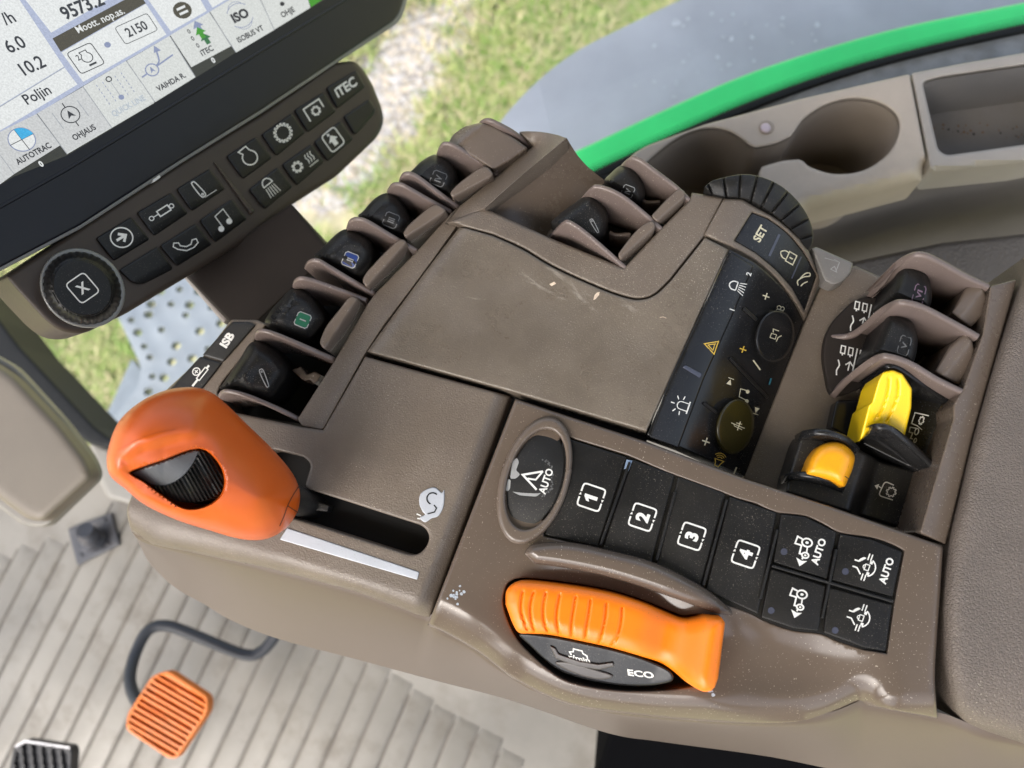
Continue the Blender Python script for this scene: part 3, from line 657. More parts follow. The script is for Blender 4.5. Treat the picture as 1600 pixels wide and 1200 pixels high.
# orange dial
do = np.vstack([spl([(790, 944), (791, 924), (801, 912), (821, 907), (880, 913), (950, 925), (1000, 940), (1040, 956), (1066, 966), (1084, 966), (1102, 962)], False, 5), fil([(1126, 963), (1133, 973), (1122, 1060), (1116, 1076)], 3)[1:-1], spl([(1112, 1079), (1102, 1081), (1090, 1077), (1070, 1064), (1050, 1047), (1030, 1035), (1000, 1025), (955, 1012), (910, 1002), (860, 992), (830, 990), (810, 988), (799, 970)], False, 5)])
GR = [[(817, 924), (814, 945), (816, 962), (824, 984)], [(834, 925), (829, 945), (830, 968), (836, 989)], [(853, 926), (849, 948), (850, 970), (857, 990)], [(875, 929), (871, 950), (870, 972), (874, 993)], [(900, 932), (896, 955), (893, 976), (893, 996)], [(923, 937), (920, 960), (916, 982), (914, 1001)], [(948, 943), (946, 965), (941, 988), (935, 1006)], [(972, 950), (971, 970), (965, 994), (953, 1011)]]
GR = [spl(g, False, 3) for g in GR]
ax0, ax1 = A([800, 950]), A([1125, 1020])
def hd(x, y):
    x = A(x); y = A(y); d = dseg(x, y, do, True); t = np.clip(d/26, 0, 1)
    h = 4+3.6*np.sqrt(np.clip(1-(1-t)**2, 0, 1)); u = ((x-800)*.977+(y-950)*.21)/332
    tab = sm((u-.80)/.17); h = h-3.5*np.exp(-((u-.74)/.09)**2)+5.5*tab
    g = np.full(len(x), 1e9)
    for q in GR: g = np.minimum(g, dseg(x, y, q))
    return h-1.1*np.exp(-(g/1.7)**2)
mb = MB(); mb.relief(TOP, [do], hd, 4, .9, step=2.8, wall=14); mb.build('throttle_dial', 'orange_dial', con, 50, label='orange ribbed rotary dial with a thumb tab')
df = spl([(812, 990), (860, 994), (910, 1004), (955, 1014), (1000, 1027), (1040, 1044), (1052, 1056), (1046, 1066), (1005, 1072), (948, 1068), (892, 1055), (860, 1038), (828, 1009)], True, 5)
hf_ = lambda x, y: 2.5-6.5*np.clip(dseg(x, y, A([(812, 988), (860, 992), (955, 1012), (1030, 1035), (1060, 1052)]))/55, 0, 1)
mb = MB(); mb.relief(TOP, [df], hf_, 4, 1.0, step=5, wall=10)
cx = Ctx(mb, TOP, hf_, (904, 1022), A([14, 3.4]), A([-3, -9]), 1, .15); cx.line([(-.9, -.5), (-1, 0), (-.55, .2), (-.4, .75), (.55, .75), (.55, .3), (.95, 0), (.9, -.5)], .16)
Ctx(mb, TOP, hf_, (905, 1029), A([13, 2.6]), A([-3.2, -9])).text('r/min', 0, 0, 1.1, .03, 1.1)
Ctx(mb, TOP, hf_, (1001, 1053), A([13, 1.6]), A([-2, -12])).text('ECO', 0, 0, 1.1, .03, 1.45)
mb.relief(TOP, [fil([(859, 1009), (868, 1013), (873, 1022), (905, 1033), (935, 1038), (958, 1035), (960, 1041), (936, 1047), (900, 1041), (868, 1029)], 2)], lambda x, y: hf_(x, y)+.9, 2, .5, step=4, wall=2, mat=2)
mb.relief(TOP, [spl([(868, 1037), (885, 1034), (930, 1046), (958, 1056), (940, 1062), (905, 1055)], True, 4)], lambda x, y: hf_(x, y)+.8, 3, .6, step=4, wall=2, mat=2)
mb.build('dial_face', ['black_gloss', 'white', mat('dial_arrow', (.075, .066, .060), .3, var=.1)], con)
# side skirt
def along(P, n):
    P = A(P); s_ = np.concatenate([[0], np.cumsum(np.linalg.norm(np.diff(P, axis=0), axis=1))]); t = np.linspace(0, s_[-1], n); return np.stack([np.interp(t, s_, P[:, k]) for k in range(P.shape[1])], 1)
Ct = along(spl(np.vstack([[(202, 786), (199, 797), (201, 815), (211, 838), (240, 852), (321, 868), (430, 892), (560, 927), (664, 967)], [(672, 974)], T3b[3::5], [(1352, 1104), (1465, 1124), (1537, 1150), (1640, 1172), (1700, 1185)]]), False, 6), 170)
Cb = along(spl([(200, 796), (203, 815), (211, 831), (231, 876), (272, 917), (321, 945), (361, 969), (434, 998), (556, 1030), (678, 1063), (800, 1095), (948, 1145), (1033, 1159), (1200, 1182), (1324, 1206), (1500, 1228), (1720, 1260)], False, 6), 170)
V = []; rows = [(-1, 0)]+[(t, 0) for t in np.linspace(0, 1, 15)]+[(2, 0)]
for t, _ in rows:
    tc_ = np.clip(t, 0, 1); bul = 3*np.sin(np.pi*tc_)
    Q = Ct*(1-tc_)+Cb*tc_; dc_ = A([420, 770])-Ct; dc_ /= np.linalg.norm(dc_, axis=1)[:, None]; wl = np.clip((330-Ct[:, 0])/80, 0, 1)[:, None]
    if t < 0: Q = Q+11*(dc_*wl+A([.2, -.98])*(1-wl))
    h = -12.2-60*tc_**1.15+bul if t >= 0 else np.full(len(Q), -10.5)
    if t > 1.5: V.append(TOP.at(Q[:, 0], Q[:, 1], -72.2)-A([0, -.03, .03]))
    else: V.append(TOP.at(Q[:, 0], Q[:, 1], h))
n_ = 170; mb = MB(); mb.add(np.vstack(V), [(a*n_+k, a*n_+k+1, (a+1)*n_+k+1, (a+1)*n_+k) for a in range(len(rows)-1) for k in range(n_-1)]); mb.build('side_skirt', 'brown_skirt', con)

# ================================================================== climate panel, set block, wheel
def sline(a, b, c, d):
    f0, f1 = edge_line(a, b), edge_line(c, d)
    def s(x, y): p, q = np.abs(f0(x, y)), np.abs(f1(x, y)); return p/(p+q+1e-9)
    return s
sC = sline((1140, 388), (1010, 678), (1257, 500), (1165, 745)); hC0 = lambda x, y: -38*sC(x, y)**1.5
f0s = edge_line((1131, 309), (1100, 366)); f1s = edge_line((1284, 432), (1257, 500))
def sS(x, y): p, q = f0s(x, y), f1s(x, y); s_ = np.sign(-f0s(A([1200.]), A([400.])))[0]; p = -p*s_; q = q*s_; return np.clip(p/(p+q+1e-9), -.2, 1.1) if True else 0
_sg = np.sign(f0s(A([1200.]), A([390.])))[0]; _sg1 = np.sign(f1s(A([1200.]), A([390.])))[0]
def sS(x, y): p, q = f0s(x, y)*_sg, f1s(x, y)*_sg1; return np.clip(p/(p+q), 0, 1.15)
hS0 = lambda x, y: -36*sS(x, y)**1.6
cl = np.vstack([[(1140, 390)], spl([(1158, 399), (1181, 412), (1212, 439), (1236, 467), (1256, 500)], False, 5), [(1232, 566), (1165, 745), (1060, 697), (1011, 679)]])
mb = MB(); mb.relief(TOP, [cl], lambda x, y: hC0(x, y)-.8, 2, .3, step=7, wall=14); climate = mb.build('climate_panel', 'black_gloss', con)
hC = lambda x, y: hC0(x, y)-.5
LS = [[(1141, 394), (1178, 415), (1147, 487), (1100, 478)], [(1098, 481), (1146, 490), (1100, 592), (1047, 590)], [(1045, 594), (1098, 596), (1060, 700), (1015, 681)]]
def mark(c, s, w=.15, m=1, u=UP, r=RT): return lambda mb, hf: Ctx(mb, TOP, hf, c, A(r)*s, A(u)*s, m, w)
mb = MB(); hb = lambda x, y: hC0(x, y)+.3
mb.relief(TOP, [fil([(1142, 395), (1178, 416), (1147, 488), (1100, 592), (1060, 700), (1015, 682), (1045, 594), (1098, 481)], 2)], hb, 2.5, .5, step=6, wall=2)
cx = mark((1153, 448), 12)(mb, hb); cx.line(spl([(-.55, .15), (-.5, .8), (0, 1.15), (.5, .8), (.55, .15)], False, 4), .15).line([(-.55, .15), (.55, .15)])
for q in range(5): a = -.5+q*.25; cx.line([(a, -.1), (a*1.6-.12, -1.0)], .11)
mark((1170, 428), 11)(mb, hb).text('2', 0, 0, 1., .03); mark((1144, 484), 11)(mb, hb).text('1', 0, 0, 1., .03)
cx = mark((1112, 541), 10, m=3)(mb, hb); T_ = A([(-1.05, -.75), (1.05, -.75), (0, 1.2)]); cx.line(T_, .17, True).line(T_*.5, .14, True)
mb.relief(TOP, [fil([(1066, 574), (1071, 570), (1098, 584), (1094, 591)], 3)], lambda x, y: hb(x, y)+.6, 2, .5, step=4, wall=1.5, mat=2)
cx = mark((1066, 634), 10)(mb, hb); cx.line([(-.6, -.95), (-.6, .2)]).line([(.6, -.95), (.6, .2)]).arc(0, .2, .6, 0, 180); cx.line([(-1, -1), (1, -1)], .22)
for a in (-10, 35, 90, 145, 190): a = math.radians(a); cx.line([(.95*math.cos(a), .3+.95*math.sin(a)), (1.55*math.cos(a), .3+1.55*math.sin(a))], .16)
mb.build('light_switch_strip', ['black_gloss', 'white', 'led', 'yellow_mark'], con, label='glossy black strip with work light, hazard triangle and beacon symbols')
# dials
for k, (c, a, b) in enumerate([((1211, 525), 41, 30), ((1149, 666), 43, 29)]):
    h0 = float(hC0(A([c[0]]), A([c[1]]))[0])
    mb = MB(); hb = lambda x, y, c=c: hC0(x, y)+4.0
    mb.relief(TOP, [ell(c[0], c[1], a, b, -80)], hb, 5, 1.6, step=5, wall=6)
    if k == 0:
        cx = mark((1211, 524), 7)(mb, hb); cx.box(-.3, .3, .5, .6, .2, .16).line([(.5, .6), (1.2, .8), (1.2, -.5)], .2).line([(-1.2, -.7), (-.2, -.8), (.4, -1.4)], .2)
    else:
        cx = mark((1153, 665), 8)(mb, hb); cx.line([(-.9, -.2), (.9, -.2)], .2).line([(-.1, -1.4), (.1, 1.4)], .14).line([(-.5, -1), (-.3, .6), (.1, .9)], .14).line([(.5, -.7), (.4, .5)], .14)
    mb.build('rotary_dial', ['black_gloss' if k == 0 else mat('amber_glow', (.022, .018, .005), .25, var=.2, vscale=80, emit=.06), 'warm_white'], con, label=['round black air temperature dial', 'round dial lit dull yellow for the audio'][k])
    # pointer
mb = MB(); cmk = lambda c, s, m=1, w=.2: Ctx(mb, TOP, hC, c, RT*s, UP*s, m, w, .25)
for P in [[(1162, 481), (1183, 500)], [(1100, 629), (1121, 645)], [(1141, 559), (1200, 622)]]:
    P = A(P); d = (P[1]-P[0])/np.linalg.norm(P[1]-P[0]); n_ = A([-d[1], d[0]])*2.5; mb.relief(TOP, [fil([P[0]+n_, P[1]+n_, P[1]-n_, P[0]-n_], 2)], lambda x, y: hC(x, y)+.9, 2, .6, step=5, wall=2, mat=3)
for c, s, m in [((1197, 463), 6, 1), ((1161, 546), 6, 2), ((1103, 690), 7, 1)]: cmk(c, s, m, .3).line([(-.9, 0), (.9, 0)]).line([(0, -.9), (0, .9)])
for P, m in [([(1233, 519), (1237, 508)], 1), ([(1202, 601), (1205, 591)], 4), ([(1145, 744), (1151, 730)], 1), ([(1177, 563), (1188, 578)], 1)]: mb.stroke(TOP, hC, P, 2.4, mat=m, lift=.25)
cx = cmk((1219, 484), 7, 1, .16)
for a in (45, 135, 225, 315): cx.arc(.55*math.cos(math.radians(a)), .55*math.sin(math.radians(a)), .42, n=12, w=.14)
cx = cmk((1163, 616), 9, 1, .14); cx.line([(-.9, -.7), (-.7, .7), (.7, .9), (.75, -.3)], .14).dot(-1.0, -.8, .33).dot(.6, -.4, .33)
cmk((1140, 597), 5, 1, .2).fill([(-.8, .8), (.9, 0), (-.8, -.8)]).line([(1.2, -1), (1.2, .8)], .2); cmk((1182, 641), 5, 1).fill([(.8, .8), (-.9, 0), (.8, -.8)]).line([(-1.2, -1), (-1.2, .8)], .2)
cx = cmk((1125, 719), 9, 2, .14); cx.line([(-1.2, -.1), (-1.1, .6), (-.6, .6), (0, .9), (.0, -.7), (-.6, -.3)], .14, True); [cx.arc(0, .1, r, -50, 55, .13) for r in (.5, .85, 1.2)]
mb.build('panel_markings', ['black_gloss', 'warm_white', 'yellow_mark', 'black_satin', 'blue_mark'], con)
# set block
so_ = np.vstack([[(1100, 367), (1131, 310)], spl([(1160, 311), (1178, 322), (1212, 341), (1238, 362), (1260, 385), (1277, 425)], False, 5), [(1284, 433), (1258, 499)], spl([(1236, 463), (1213, 435), (1181, 408), (1142, 386)], False, 5)])
sp_ = np.vstack([[(1147, 376), (1175, 331)], spl([(1200, 341), (1230, 363), (1256, 394), (1276, 430)], False, 5), [(1257, 486)], spl([(1238, 451), (1212, 422), (1180, 395)], False, 5)])
mb = MB(); mb.relief(TOP, [so_, sp_], lambda x, y: hS0(x, y)+1.6, 5, 1.4, step=6, wall=12, hole_edge=3); mb.build('set_block', 'brown', con)
mb = MB(); hb = lambda x, y: hS0(x, y)+.6
mb.relief(TOP, [sp_], hb, 3, .7, step=6, wall=4)
Ctx(mb, TOP, hb, (1188, 365), A([.5, -.86])*17, A([-.87, -.5])*17).text('SET', 0, 0, 1.05, .03, .95)
for P in [[(1218, 366), (1202, 400)], [(1252, 401), (1237, 435)]]: mb.stroke(TOP, hb, P, 4 if P[0][0] < 1230 else 2.2, mat=2)
cx = Ctx(mb, TOP, hb, (1232, 401), A([.42, -.9])*11, A([-.85, -.5])*11, 1, .16); cx.box(0, -.45, .72, .6, .1).line(spl([(-.5, .15), (-.5, .8), (0, 1.3), (.5, .8), (.5, .15)], False, 4)).line([(0, -.2), (0, -.7)], .2)
cx = Ctx(mb, TOP, hb, (1257, 437), A([.42, -.9])*10, A([-.85, -.5])*10, 1, .18); cx.line(spl([(-1.3, .5), (-.7, .9), (.3, .3), (.9, -.5), (1.3, -.3), (.9, .3), (-.1, .7)], False, 4)).line(spl([(-1.2, .1), (-.6, -.1), (0, -.6)], False, 4))
mb.build('set_button', ['black_gloss', 'warm_white', 'led'], con, label='curved black button lettered SET with padlock')
wo = np.vstack([spl([(1101, 292), (1110, 284), (1124, 279), (1160, 272), (1192, 277), (1224, 293), (1252, 321), (1268, 352), (1270, 378), (1262, 390)], False, 6), spl([(1256, 384), (1238, 361), (1208, 335), (1172, 314), (1150, 309), (1130, 308), (1112, 304)], False, 6)])
WI = A([(1112, 304), (1130, 308), (1150, 309), (1172, 314), (1208, 335), (1238, 361), (1262, 390)])
wc = A([1150, 405])
def hwh(x, y):
    an = np.arctan2(A(y)-wc[1], A(x)-wc[0]); ph = ((an/ (2*np.pi)*31) % 1); g = np.exp(-((ph-.5)/.055)**2)
    d = dseg(x, y, WI); return hS0(x, y)+2.0+3.2*np.sin(np.clip(d/40, 0, 1)*2.2)-1.5*g
mb = MB(); mb.relief(TOP, [wo], hwh, 2, .8, step=1.9, wall=26); mb.build('knurled_wheel', 'black_satin', con, 45, label='black ribbed thumb wheel beside the SET button')
mb = MB(); tb = np.vstack([[(1268, 388), (1276, 386), (1333, 411)], spl([(1328, 428), (1316, 440), (1302, 445), (1288, 439)], False, 4)])
mb.relief(TOP, [tb], -28, 4, 1.2, step=6, wall=8)
cx = Ctx(mb, TOP, -28, (1301, 413), A([12, 5]), A([-3, -11]), 1, .1); cx.line([(-.9, .5), (1.1, .8), (.4, .9)], .1).line([(1.1, .8), (.2, -.9)], .12).line([(-.5, -.9), (.3, -1), (.2, -.2), (-.5, -.9)], .1)
mb.build('latch_tab', ['grey_tab', 'grey_mark'], con)
# ================================================================== rear well
wf = fil([(1160, 748), (1232, 566), (1258, 500), (1286, 437), (1335, 415), (1388, 438), (1560, 446), (1556, 520), (1520, 640), (1450, 850)], 5)
mb = MB(); mb.relief(TOP, [wf], lambda x, y: -38+2*sm((A(x)-1360)/60), 4, 1.2, step=14, wall=20); mb.build('well_floor', 'brown', con)
rs = fil([(1547, 447), (1589, 436), (1520, 677), (1495, 780), (1477, 851), (1437, 832), (1490, 652), (1488, 634), (1504, 610), (1535, 522)], 4)
mb = MB(); frs = edge_line((1546, 447), (1437, 832))
mb.relief(TOP, [rs], lambda x, y: .6-.085*np.abs(frs(x, y)), 4, 1, step=10, wall=38); mb.build('rear_rim', 'brown_smooth', con)
gb = spl([(1355, 464), (1312, 490), (1292, 520), (1286, 550), (1290, 587), (1304, 618), (1360, 600), (1440, 560), (1450, 480)], True, 5)
mb = MB(); mb.relief(TOP, [gb], -33, 4, 1, step=8, wall=3)
for c in ((1330, 565), (1352, 496)):
    cx = Ctx(mb, TOP, -33, c, A([.36, -.93])*11 if False else A([20, 5]), A([3, -20]), 1, .1)
    for q in (-.75, -.15, .75): cx.box(q, .75, .16, .28, .1, .09).line([(q, .45), (q, .3)], .1)
    cx.line([(.32, 1.1), (.2, -.9)], .1).line(spl([(-1.0, -.1), (-.85, -.5), (-1.0, -.9), (-.95, -1.3)], False, 3), .1).line([(-.15, -.75), (-.1, -.1)], .1).line([(-.4, -.35), (-.08, -.05), (.2, -.35)], .1).line([(.75, .2), (.72, -.2)], .1)
mb.build('paddle_base', ['dark_brown', 'white'], con)
for P in [[(1546, 447, 0), (1510, 430, 4), (1470, 408, 9), (1445, 397, 11), (1425, 398, 9), (1403, 412, 0), (1384, 438, -15), (1362, 461, -31)],
          [(1530, 525, 0), (1490, 503, 3), (1450, 482, 7), (1425, 473, 9), (1400, 472, 7), (1375, 488, -6), (1350, 511, -22), (1325, 524, -31), (1298, 525, -33)],
          [(1504, 611, 0), (1465, 592, 2), (1425, 568, 5), (1395, 557, 7), (1375, 557, 5), (1350, 573, -8), (1325, 594, -22), (1303, 618, -33)]]:
    mb = MB(); mb.wallstrip(TOP, P, -36, 2.6); mb.build('divider_fin', 'mauve', con, 50)
for i, (P, c) in enumerate([([(1390, 462), (1394, 445), (1405, 415), (1416, 410), (1430, 413), (1448, 428), (1456, 455), (1452, 480), (1430, 480), (1405, 470)], (1436, 460)), ([(1362, 552), (1370, 530), (1384, 496), (1396, 490), (1410, 493), (1426, 505), (1434, 530), (1430, 560), (1420, 568), (1385, 560)], (1413, 540))]):
    O = spl(P, True, 6); hb = lever_h(P, 1, -.12); mb = MB(); mb.relief(TOP, [O], hb, 17, 10, step=4, wall=22)
    hm = lambda x, y, hb=hb, O=O: hb(x, y)-10*(1-np.sqrt(np.clip(1-(1-np.clip(dseg(x, y, O, True)/17, 0, 1))**2, 0, 1)))+.15
    tag_box(mb, TOP, hm, c, A([4, -14]), A([-8, -3]), ['VI', 'V'][i]); mb.build('paddle_lever', ['black_satin', 'mauve_mark' if i == 0 else 'dim_mark', 'black'], con, label=['black paddle lever farther from the yellow switch', 'black paddle lever next to the yellow switch'][i])
for P in [[(1486, 489), (1508, 450), (1527, 439), (1538, 452), (1542, 466), (1536, 492), (1517, 512)], [(1460, 581), (1482, 542), (1510, 517), (1519, 532), (1523, 548), (1517, 575), (1498, 602)]]:
    f = edge_line(P[0], P[2]); mb = MB(); mb.relief(TOP, [fil(P, 3)], lambda x, y, f=f: -2+1.5*np.clip(1-np.abs(f(x, y)-0)/40, 0, 1)-.12*np.abs(f(x, y)-14), 4, 1.5, step=4, wall=30); mb.build('thumb_stop', 'stop', con)
# PTO switches
mb = MB(); mb.relief(TOP, [fil([(1306, 626), (1352, 624), (1337, 690), (1297, 668)], 5)], -30, 4, 1, step=8, wall=8)
mb.relief(TOP, [fil([(1372, 612), (1384, 577), (1398, 570), (1420, 581), (1486, 624), (1490, 642), (1466, 733), (1434, 738), (1345, 694)], 6)], lambda x, y: -22+10*np.clip((A(x)-1420)/70, 0, 1), 5, 2, step=7, wall=18)
hp = lambda x, y: -22+10*np.clip((A(x)-1420)/70, 0, 1)
cx = Ctx(mb, TOP, hp, (1434, 667), A([8, -24]), A([-14, -4]), 1, .08); cx.line([(-.05, .55), (-.05, -.0), (.1, .55)], .01) if False else None
cx.line([(.05, .0), (.1, .75), (.8, .75), (.85, -.75)], .09).gear(.45, -.15, .2, 7, .35, .08).line([(.05, .1), (-.1, -.55)], .07)
cx.line([(-.1, .0), (-.15, .75), (-.45, .7), (-.45, .3), (-.8, .35), (-.8, .1)], .09).arc(-.3, -.05, .2, w=.09).arc(-.85, -.2, .13, w=.09)
mb.build('switch_housing', ['black_gloss', 'white'], con)
mb = MB(); mb.wallstrip(TOP, [(1486, 628, -11), (1450, 604, -6), (1420, 583, -1), (1400, 572, 2), (1384, 575, 1), (1376, 590, -8)], -30, 2.5); mb.wallstrip(TOP, [(1463, 732, -10), (1430, 700, -6), (1397, 672, 0), (1378, 666, 2), (1362, 671, -2), (1342, 692, -20)], -30, 3); mb.build('switch_guard', 'black_gloss', con, 50)
yo = fil([(1342, 690), (1357, 632), (1362, 629), (1372, 594), (1380, 581), (1395, 578), (1410, 584), (1425, 607), (1424, 637), (1412, 688), (1390, 672), (1374, 668), (1357, 676)], 3)
yg = [spl(q, False, 4) for q in ([(1389, 590), (1387, 612), (1378, 640), (1368, 655)], [(1403, 592), (1403, 615), (1394, 640), (1384, 660)])]
def hy(x, y):
    g = np.minimum(dseg(x, y, yg[0]), dseg(x, y, yg[1])); w = sm((A(y)-628)/6); return 4-.12*(A(y)-580)+2*w*0-.8*np.exp(-(g/1.7)**2)
mb = MB(); mb.relief(TOP, [yo], hy, 3.5, 1.3, step=2.4, wall=20); mb.build('pto_switch', 'yellow', con, 50, label='upright lemon yellow ribbed rocker switch')
ho = fil([(1226, 770), (1231, 742), (1250, 684), (1256, 676), (1284, 673), (1326, 684), (1342, 702), (1375, 720), (1437, 737), (1445, 752), (1438, 800), (1421, 831), (1340, 806)], 6)
def hh(x, y):
    u = (A(x)-1335)*.955+(A(y)-720)*.297; return -16-9*sm((u-12)/25)-2*np.clip((u-60)/60, 0, 1)**2
mb = MB(); mb.relief(TOP, [ho], hh, 6, 2.5, step=6, wall=18)
cx = Ctx(mb, TOP, hh, (1388, 767), A([6, -13]), A([-13, -5]), 1, .13); cx.line(fil([(-.75, -.9), (-.85, .8), (.85, .8), (.8, -.3)], [0, .4, .4, 0]), .13).gear(0, -.35, .42, 8, .3, .12).line([(0, .8), (.1, 1.2)], .12).fill([(-.3, 1.2), (.35, 1.25), (0, 1.65)])
mb.build('switch_housing', ['black', 'white'], con)
mb = MB(); mb.wallstrip(TOP, [(1342, 704, -12), (1325, 687, -6), (1300, 677, -3), (1275, 675, -4), (1256, 678, -9)], -24, 3); mb.wallstrip(TOP, [(1320, 764, -14), (1300, 752, -8), (1275, 744, -5), (1250, 742, -7), (1230, 746, -13)], -26, 3); mb.build('switch_guard', 'black_gloss', con, 50)
mb = MB(); ko = spl([(1260, 742), (1263, 725), (1269, 711), (1282, 696), (1302, 690), (1320, 695), (1335, 711), (1333, 730), (1325, 750), (1317, 761), (1295, 751)], True, 5)
mb.relief(TOP, [ko], -2, 18, 6, step=4, wall=14); mb.stroke(TOP, -2.2, [(1320, 744), (1326, 748)], 1.2, mat=1); mb.build('pto_switch', ['amber', 'void'], con, 60, label='rounded amber push switch in a black cradle')

# ================================================================== orange speed lever
ko_ = spl([(167, 728), (169, 700), (186, 658), (222, 626), (262, 609), (300, 605), (328, 612), (352, 630), (388, 665), (426, 702), (456, 738), (468, 766), (467, 792), (457, 813), (440, 831), (412, 843), (375, 842), (325, 828), (275, 812), (225, 788), (196, 764), (175, 747)], True, 6)
win = spl([(201, 737), (225, 727), (255, 717), (285, 705), (303, 700), (318, 700), (332, 709), (345, 725), (352, 742), (353, 758), (346, 776), (328, 790), (303, 797), (280, 793), (250, 773), (222, 753), (206, 744)], True, 5)
face = A([(176, 712), (217, 687), (275, 671), (312, 667), (338, 677), (365, 702), (392, 745), (400, 790), (380, 822), (325, 822), (260, 800), (215, 775), (180, 742)])
def hmid(x, y): u = ((A(x)-460)*-.9+(A(y)-800)*-.42)/290; return 14+46*np.clip(u, -.1, 1.1)
def tk(x, y, e, w): d = dseg(x, y, ko_, True); t = np.clip(d/w, 0, 1); return e*np.sqrt(np.clip(1-(1-t)**2, 0, 1))
def hk(x, y):
    h = hmid(x, y)+tk(x, y, 23, 92)
    ins = inside(A(x), A(y), face); d = dseg(x, y, face, True); return h-np.where(ins, 4.2*sm(d/26)*np.clip((345-A(x))/90, 0, 1), 0)
mb = MB(); mb.relief(TOP, [ko_, win], hk, 0.01, 0, step=5, walls=False, hole_edge=0)
mb2 = MB(); mb.relief(TOP, [ko_], lambda x, y: hmid(x, y)-tk(x, y, 15, 80), 0, step=8, walls=False)
# rounded lip and inner wall of the window
Wp = resamp(win, 4); ctr = Wp.mean(0); hw_ = hk(Wp[:, 0], Wp[:, 1]); RR = []
for s_, dh in [(1.0, 0), (.985, -.5), (.97, -1.6), (.96, -3.5), (.95, -9), (.94, -16)]:
    Q = ctr+(Wp-ctr)*s_; RR.append(TOP.at(Q[:, 0], Q[:, 1], hw_+dh))
mb.rings(RR, cap=False)
mb.relief(TOP, [ctr+(win-ctr)*.97], lambda x, y: hk(x, y)-13, step=8, walls=False)
for P_ in ([(467, 760), (459, 772), (450, 789), (444, 806), (437, 822)], [(449, 790), (458, 796), (466, 801)]): mb.stroke(TOP, hk, resamp(spl(P_, False, 4), 3, False), 1.5, mat=1, lift=.12)
mb.stroke(TOP, hk, resamp(spl([(185, 702), (217, 686), (245, 676), (275, 671)], False, 5), 4, False), .7, mat=2, lift=.1)
knob = mb.build('speed_lever_knob', ['orange_knob', mat('knob_seam', (.08, .018, .006), .6), mat('knob_line', (.42, .07, .012), .4)], con, 60, label='large orange lever knob with a window in its face')
mb = MB(); gw = spl([(203, 736), (230, 727), (270, 714), (308, 701), (307, 712), (297, 730), (282, 746), (262, 757), (240, 758), (220, 748)], True, 4)
lipd = lambda x, y: 3.0*np.clip(1-dseg(A(x), A(y), win, True)/5, 0, 1)+3.0*(~inside(A(x), A(y), win))
mb.relief(TOP, [gw], lambda x, y: hk(x, y)-3.5-lipd(x, y), 0, 0, step=3, wall=10)
tw = np.vstack([spl([(312, 700), (330, 710), (345, 727), (352, 748), (348, 764), (330, 778), (305, 785), (278, 783), (250, 770), (232, 760)], False, 5), spl([(246, 759), (264, 758), (284, 747), (299, 730), (309, 712)], False, 5)])
wcen = A([262, 712])
def htw(x, y):
    an = np.arctan2(A(y)-wcen[1], A(x)-wcen[0]); return hk(x, y)-3.2-lipd(x, y)+.55*np.sin(2*np.pi*((A(x)-262)*.87-(A(y)-712)*.5)/6.2)-2.5*np.clip((np.hypot(A(x)-wcen[0], A(y)-wcen[1])-52)/30, 0, 1)**2
mb.relief(TOP, [tw], htw, 0, 0, step=1.7, wall=10, mat=1)
mb.build('thumb_wheel', ['grey_wheel', 'black_satin'], knob, 45)
mb = MB(); mb.tube([TOP.at(490, 790, -16)[0], TOP.at(462, 782, 0)[0], TOP.at(420, 765, 26)[0]], .006, n=14); mb.relief(TOP, [fil([(470, 772), (515, 790), (512, 800), (468, 796)], 2)], -8, 2, 1, step=5, wall=4)
mb.build('lever_shaft', 'black', con)
# ================================================================== arm pad
po = np.vstack([spl([(1610, 395), (1597, 432), (1560, 545), (1522, 677), (1500, 770), (1482, 850), (1473, 937), (1474, 1025), (1482, 1085), (1497, 1117), (1525, 1137), (1600, 1163)], False, 5), [(1760, 1215), (1800, 900), (1850, 420)]])
mb = MB(); mb.relief(level(0), [po], lambda x, y: 4-9*np.clip((A(y)-1020-(A(x)-1480)*.2)/120, 0, 1)**2, 30, 9, step=14, wall=45)
pad = tag(mb.build('arm_pad', 'leather'), 'brown grained arm pad behind the control console', 'arm pad')

# ================================================================== display with its key bar
def wv(c): return B@(A(c)/np.linalg.norm(c))
DU = wv((805, -1176, 1200)); DV = wv((1232, 2190, 1200)); DN = np.cross(DU, -DV); DN /= np.linalg.norm(DN)
if DN@(CAM-TOP.at(200, 200, 0)[0]) < 0: DN = -DN
ray = B@A([(250-800)/F, (300-600)/F, 1.]); D0 = CAM+ray*.345
DS = Frame(D0, DN, DU)
disp = thing('display_monitor', 'touchscreen display with white tiles above a bar of black keys', 'display', D0)
bz = fil([(-260, 545), (0, 418), (125, 352), (240, 277), (285, 248), (410, 170), (522, 95), (622, 28), (640, -30), (560, -200), (-120, -330), (-420, 60)], [0, 0, 0, 0, 0, 0, 0, 16, 14, 0, 0, 0])
mb = MB(); mb.relief(DS, [bz], 0, 4, 1.0, step=30, wall=3)
mb.relief(DS, [fil([(-255, 552), (0, 424), (125, 358), (285, 254), (410, 176), (522, 101), (627, 33), (646, -34), (560, -200), (-120, -330), (-420, 60)], [0, 0, 0, 0, 0, 0, 18, 14, 0, 0, 0])], -2.6, 3, .8, step=30, wall=24, mat=1)
mb.relief(DS, [A([(-230, 452), (0, 327), (105, 268), (305, 146), (480, 39), (560, -10), (560, -14), (480, 33), (305, 140), (105, 262), (0, 320), (-230, 445)])], .5, 2, .5, step=8, wall=1, mat=0)
mat('bezel', (.006, .0068, .011), .36, .0, 900, .05, 40, .0, spec=.3); mat('bezel_edge', (.20, .20, .19), .3)
mb.build('bezel', ['bezel', 'bezel_edge'], disp)
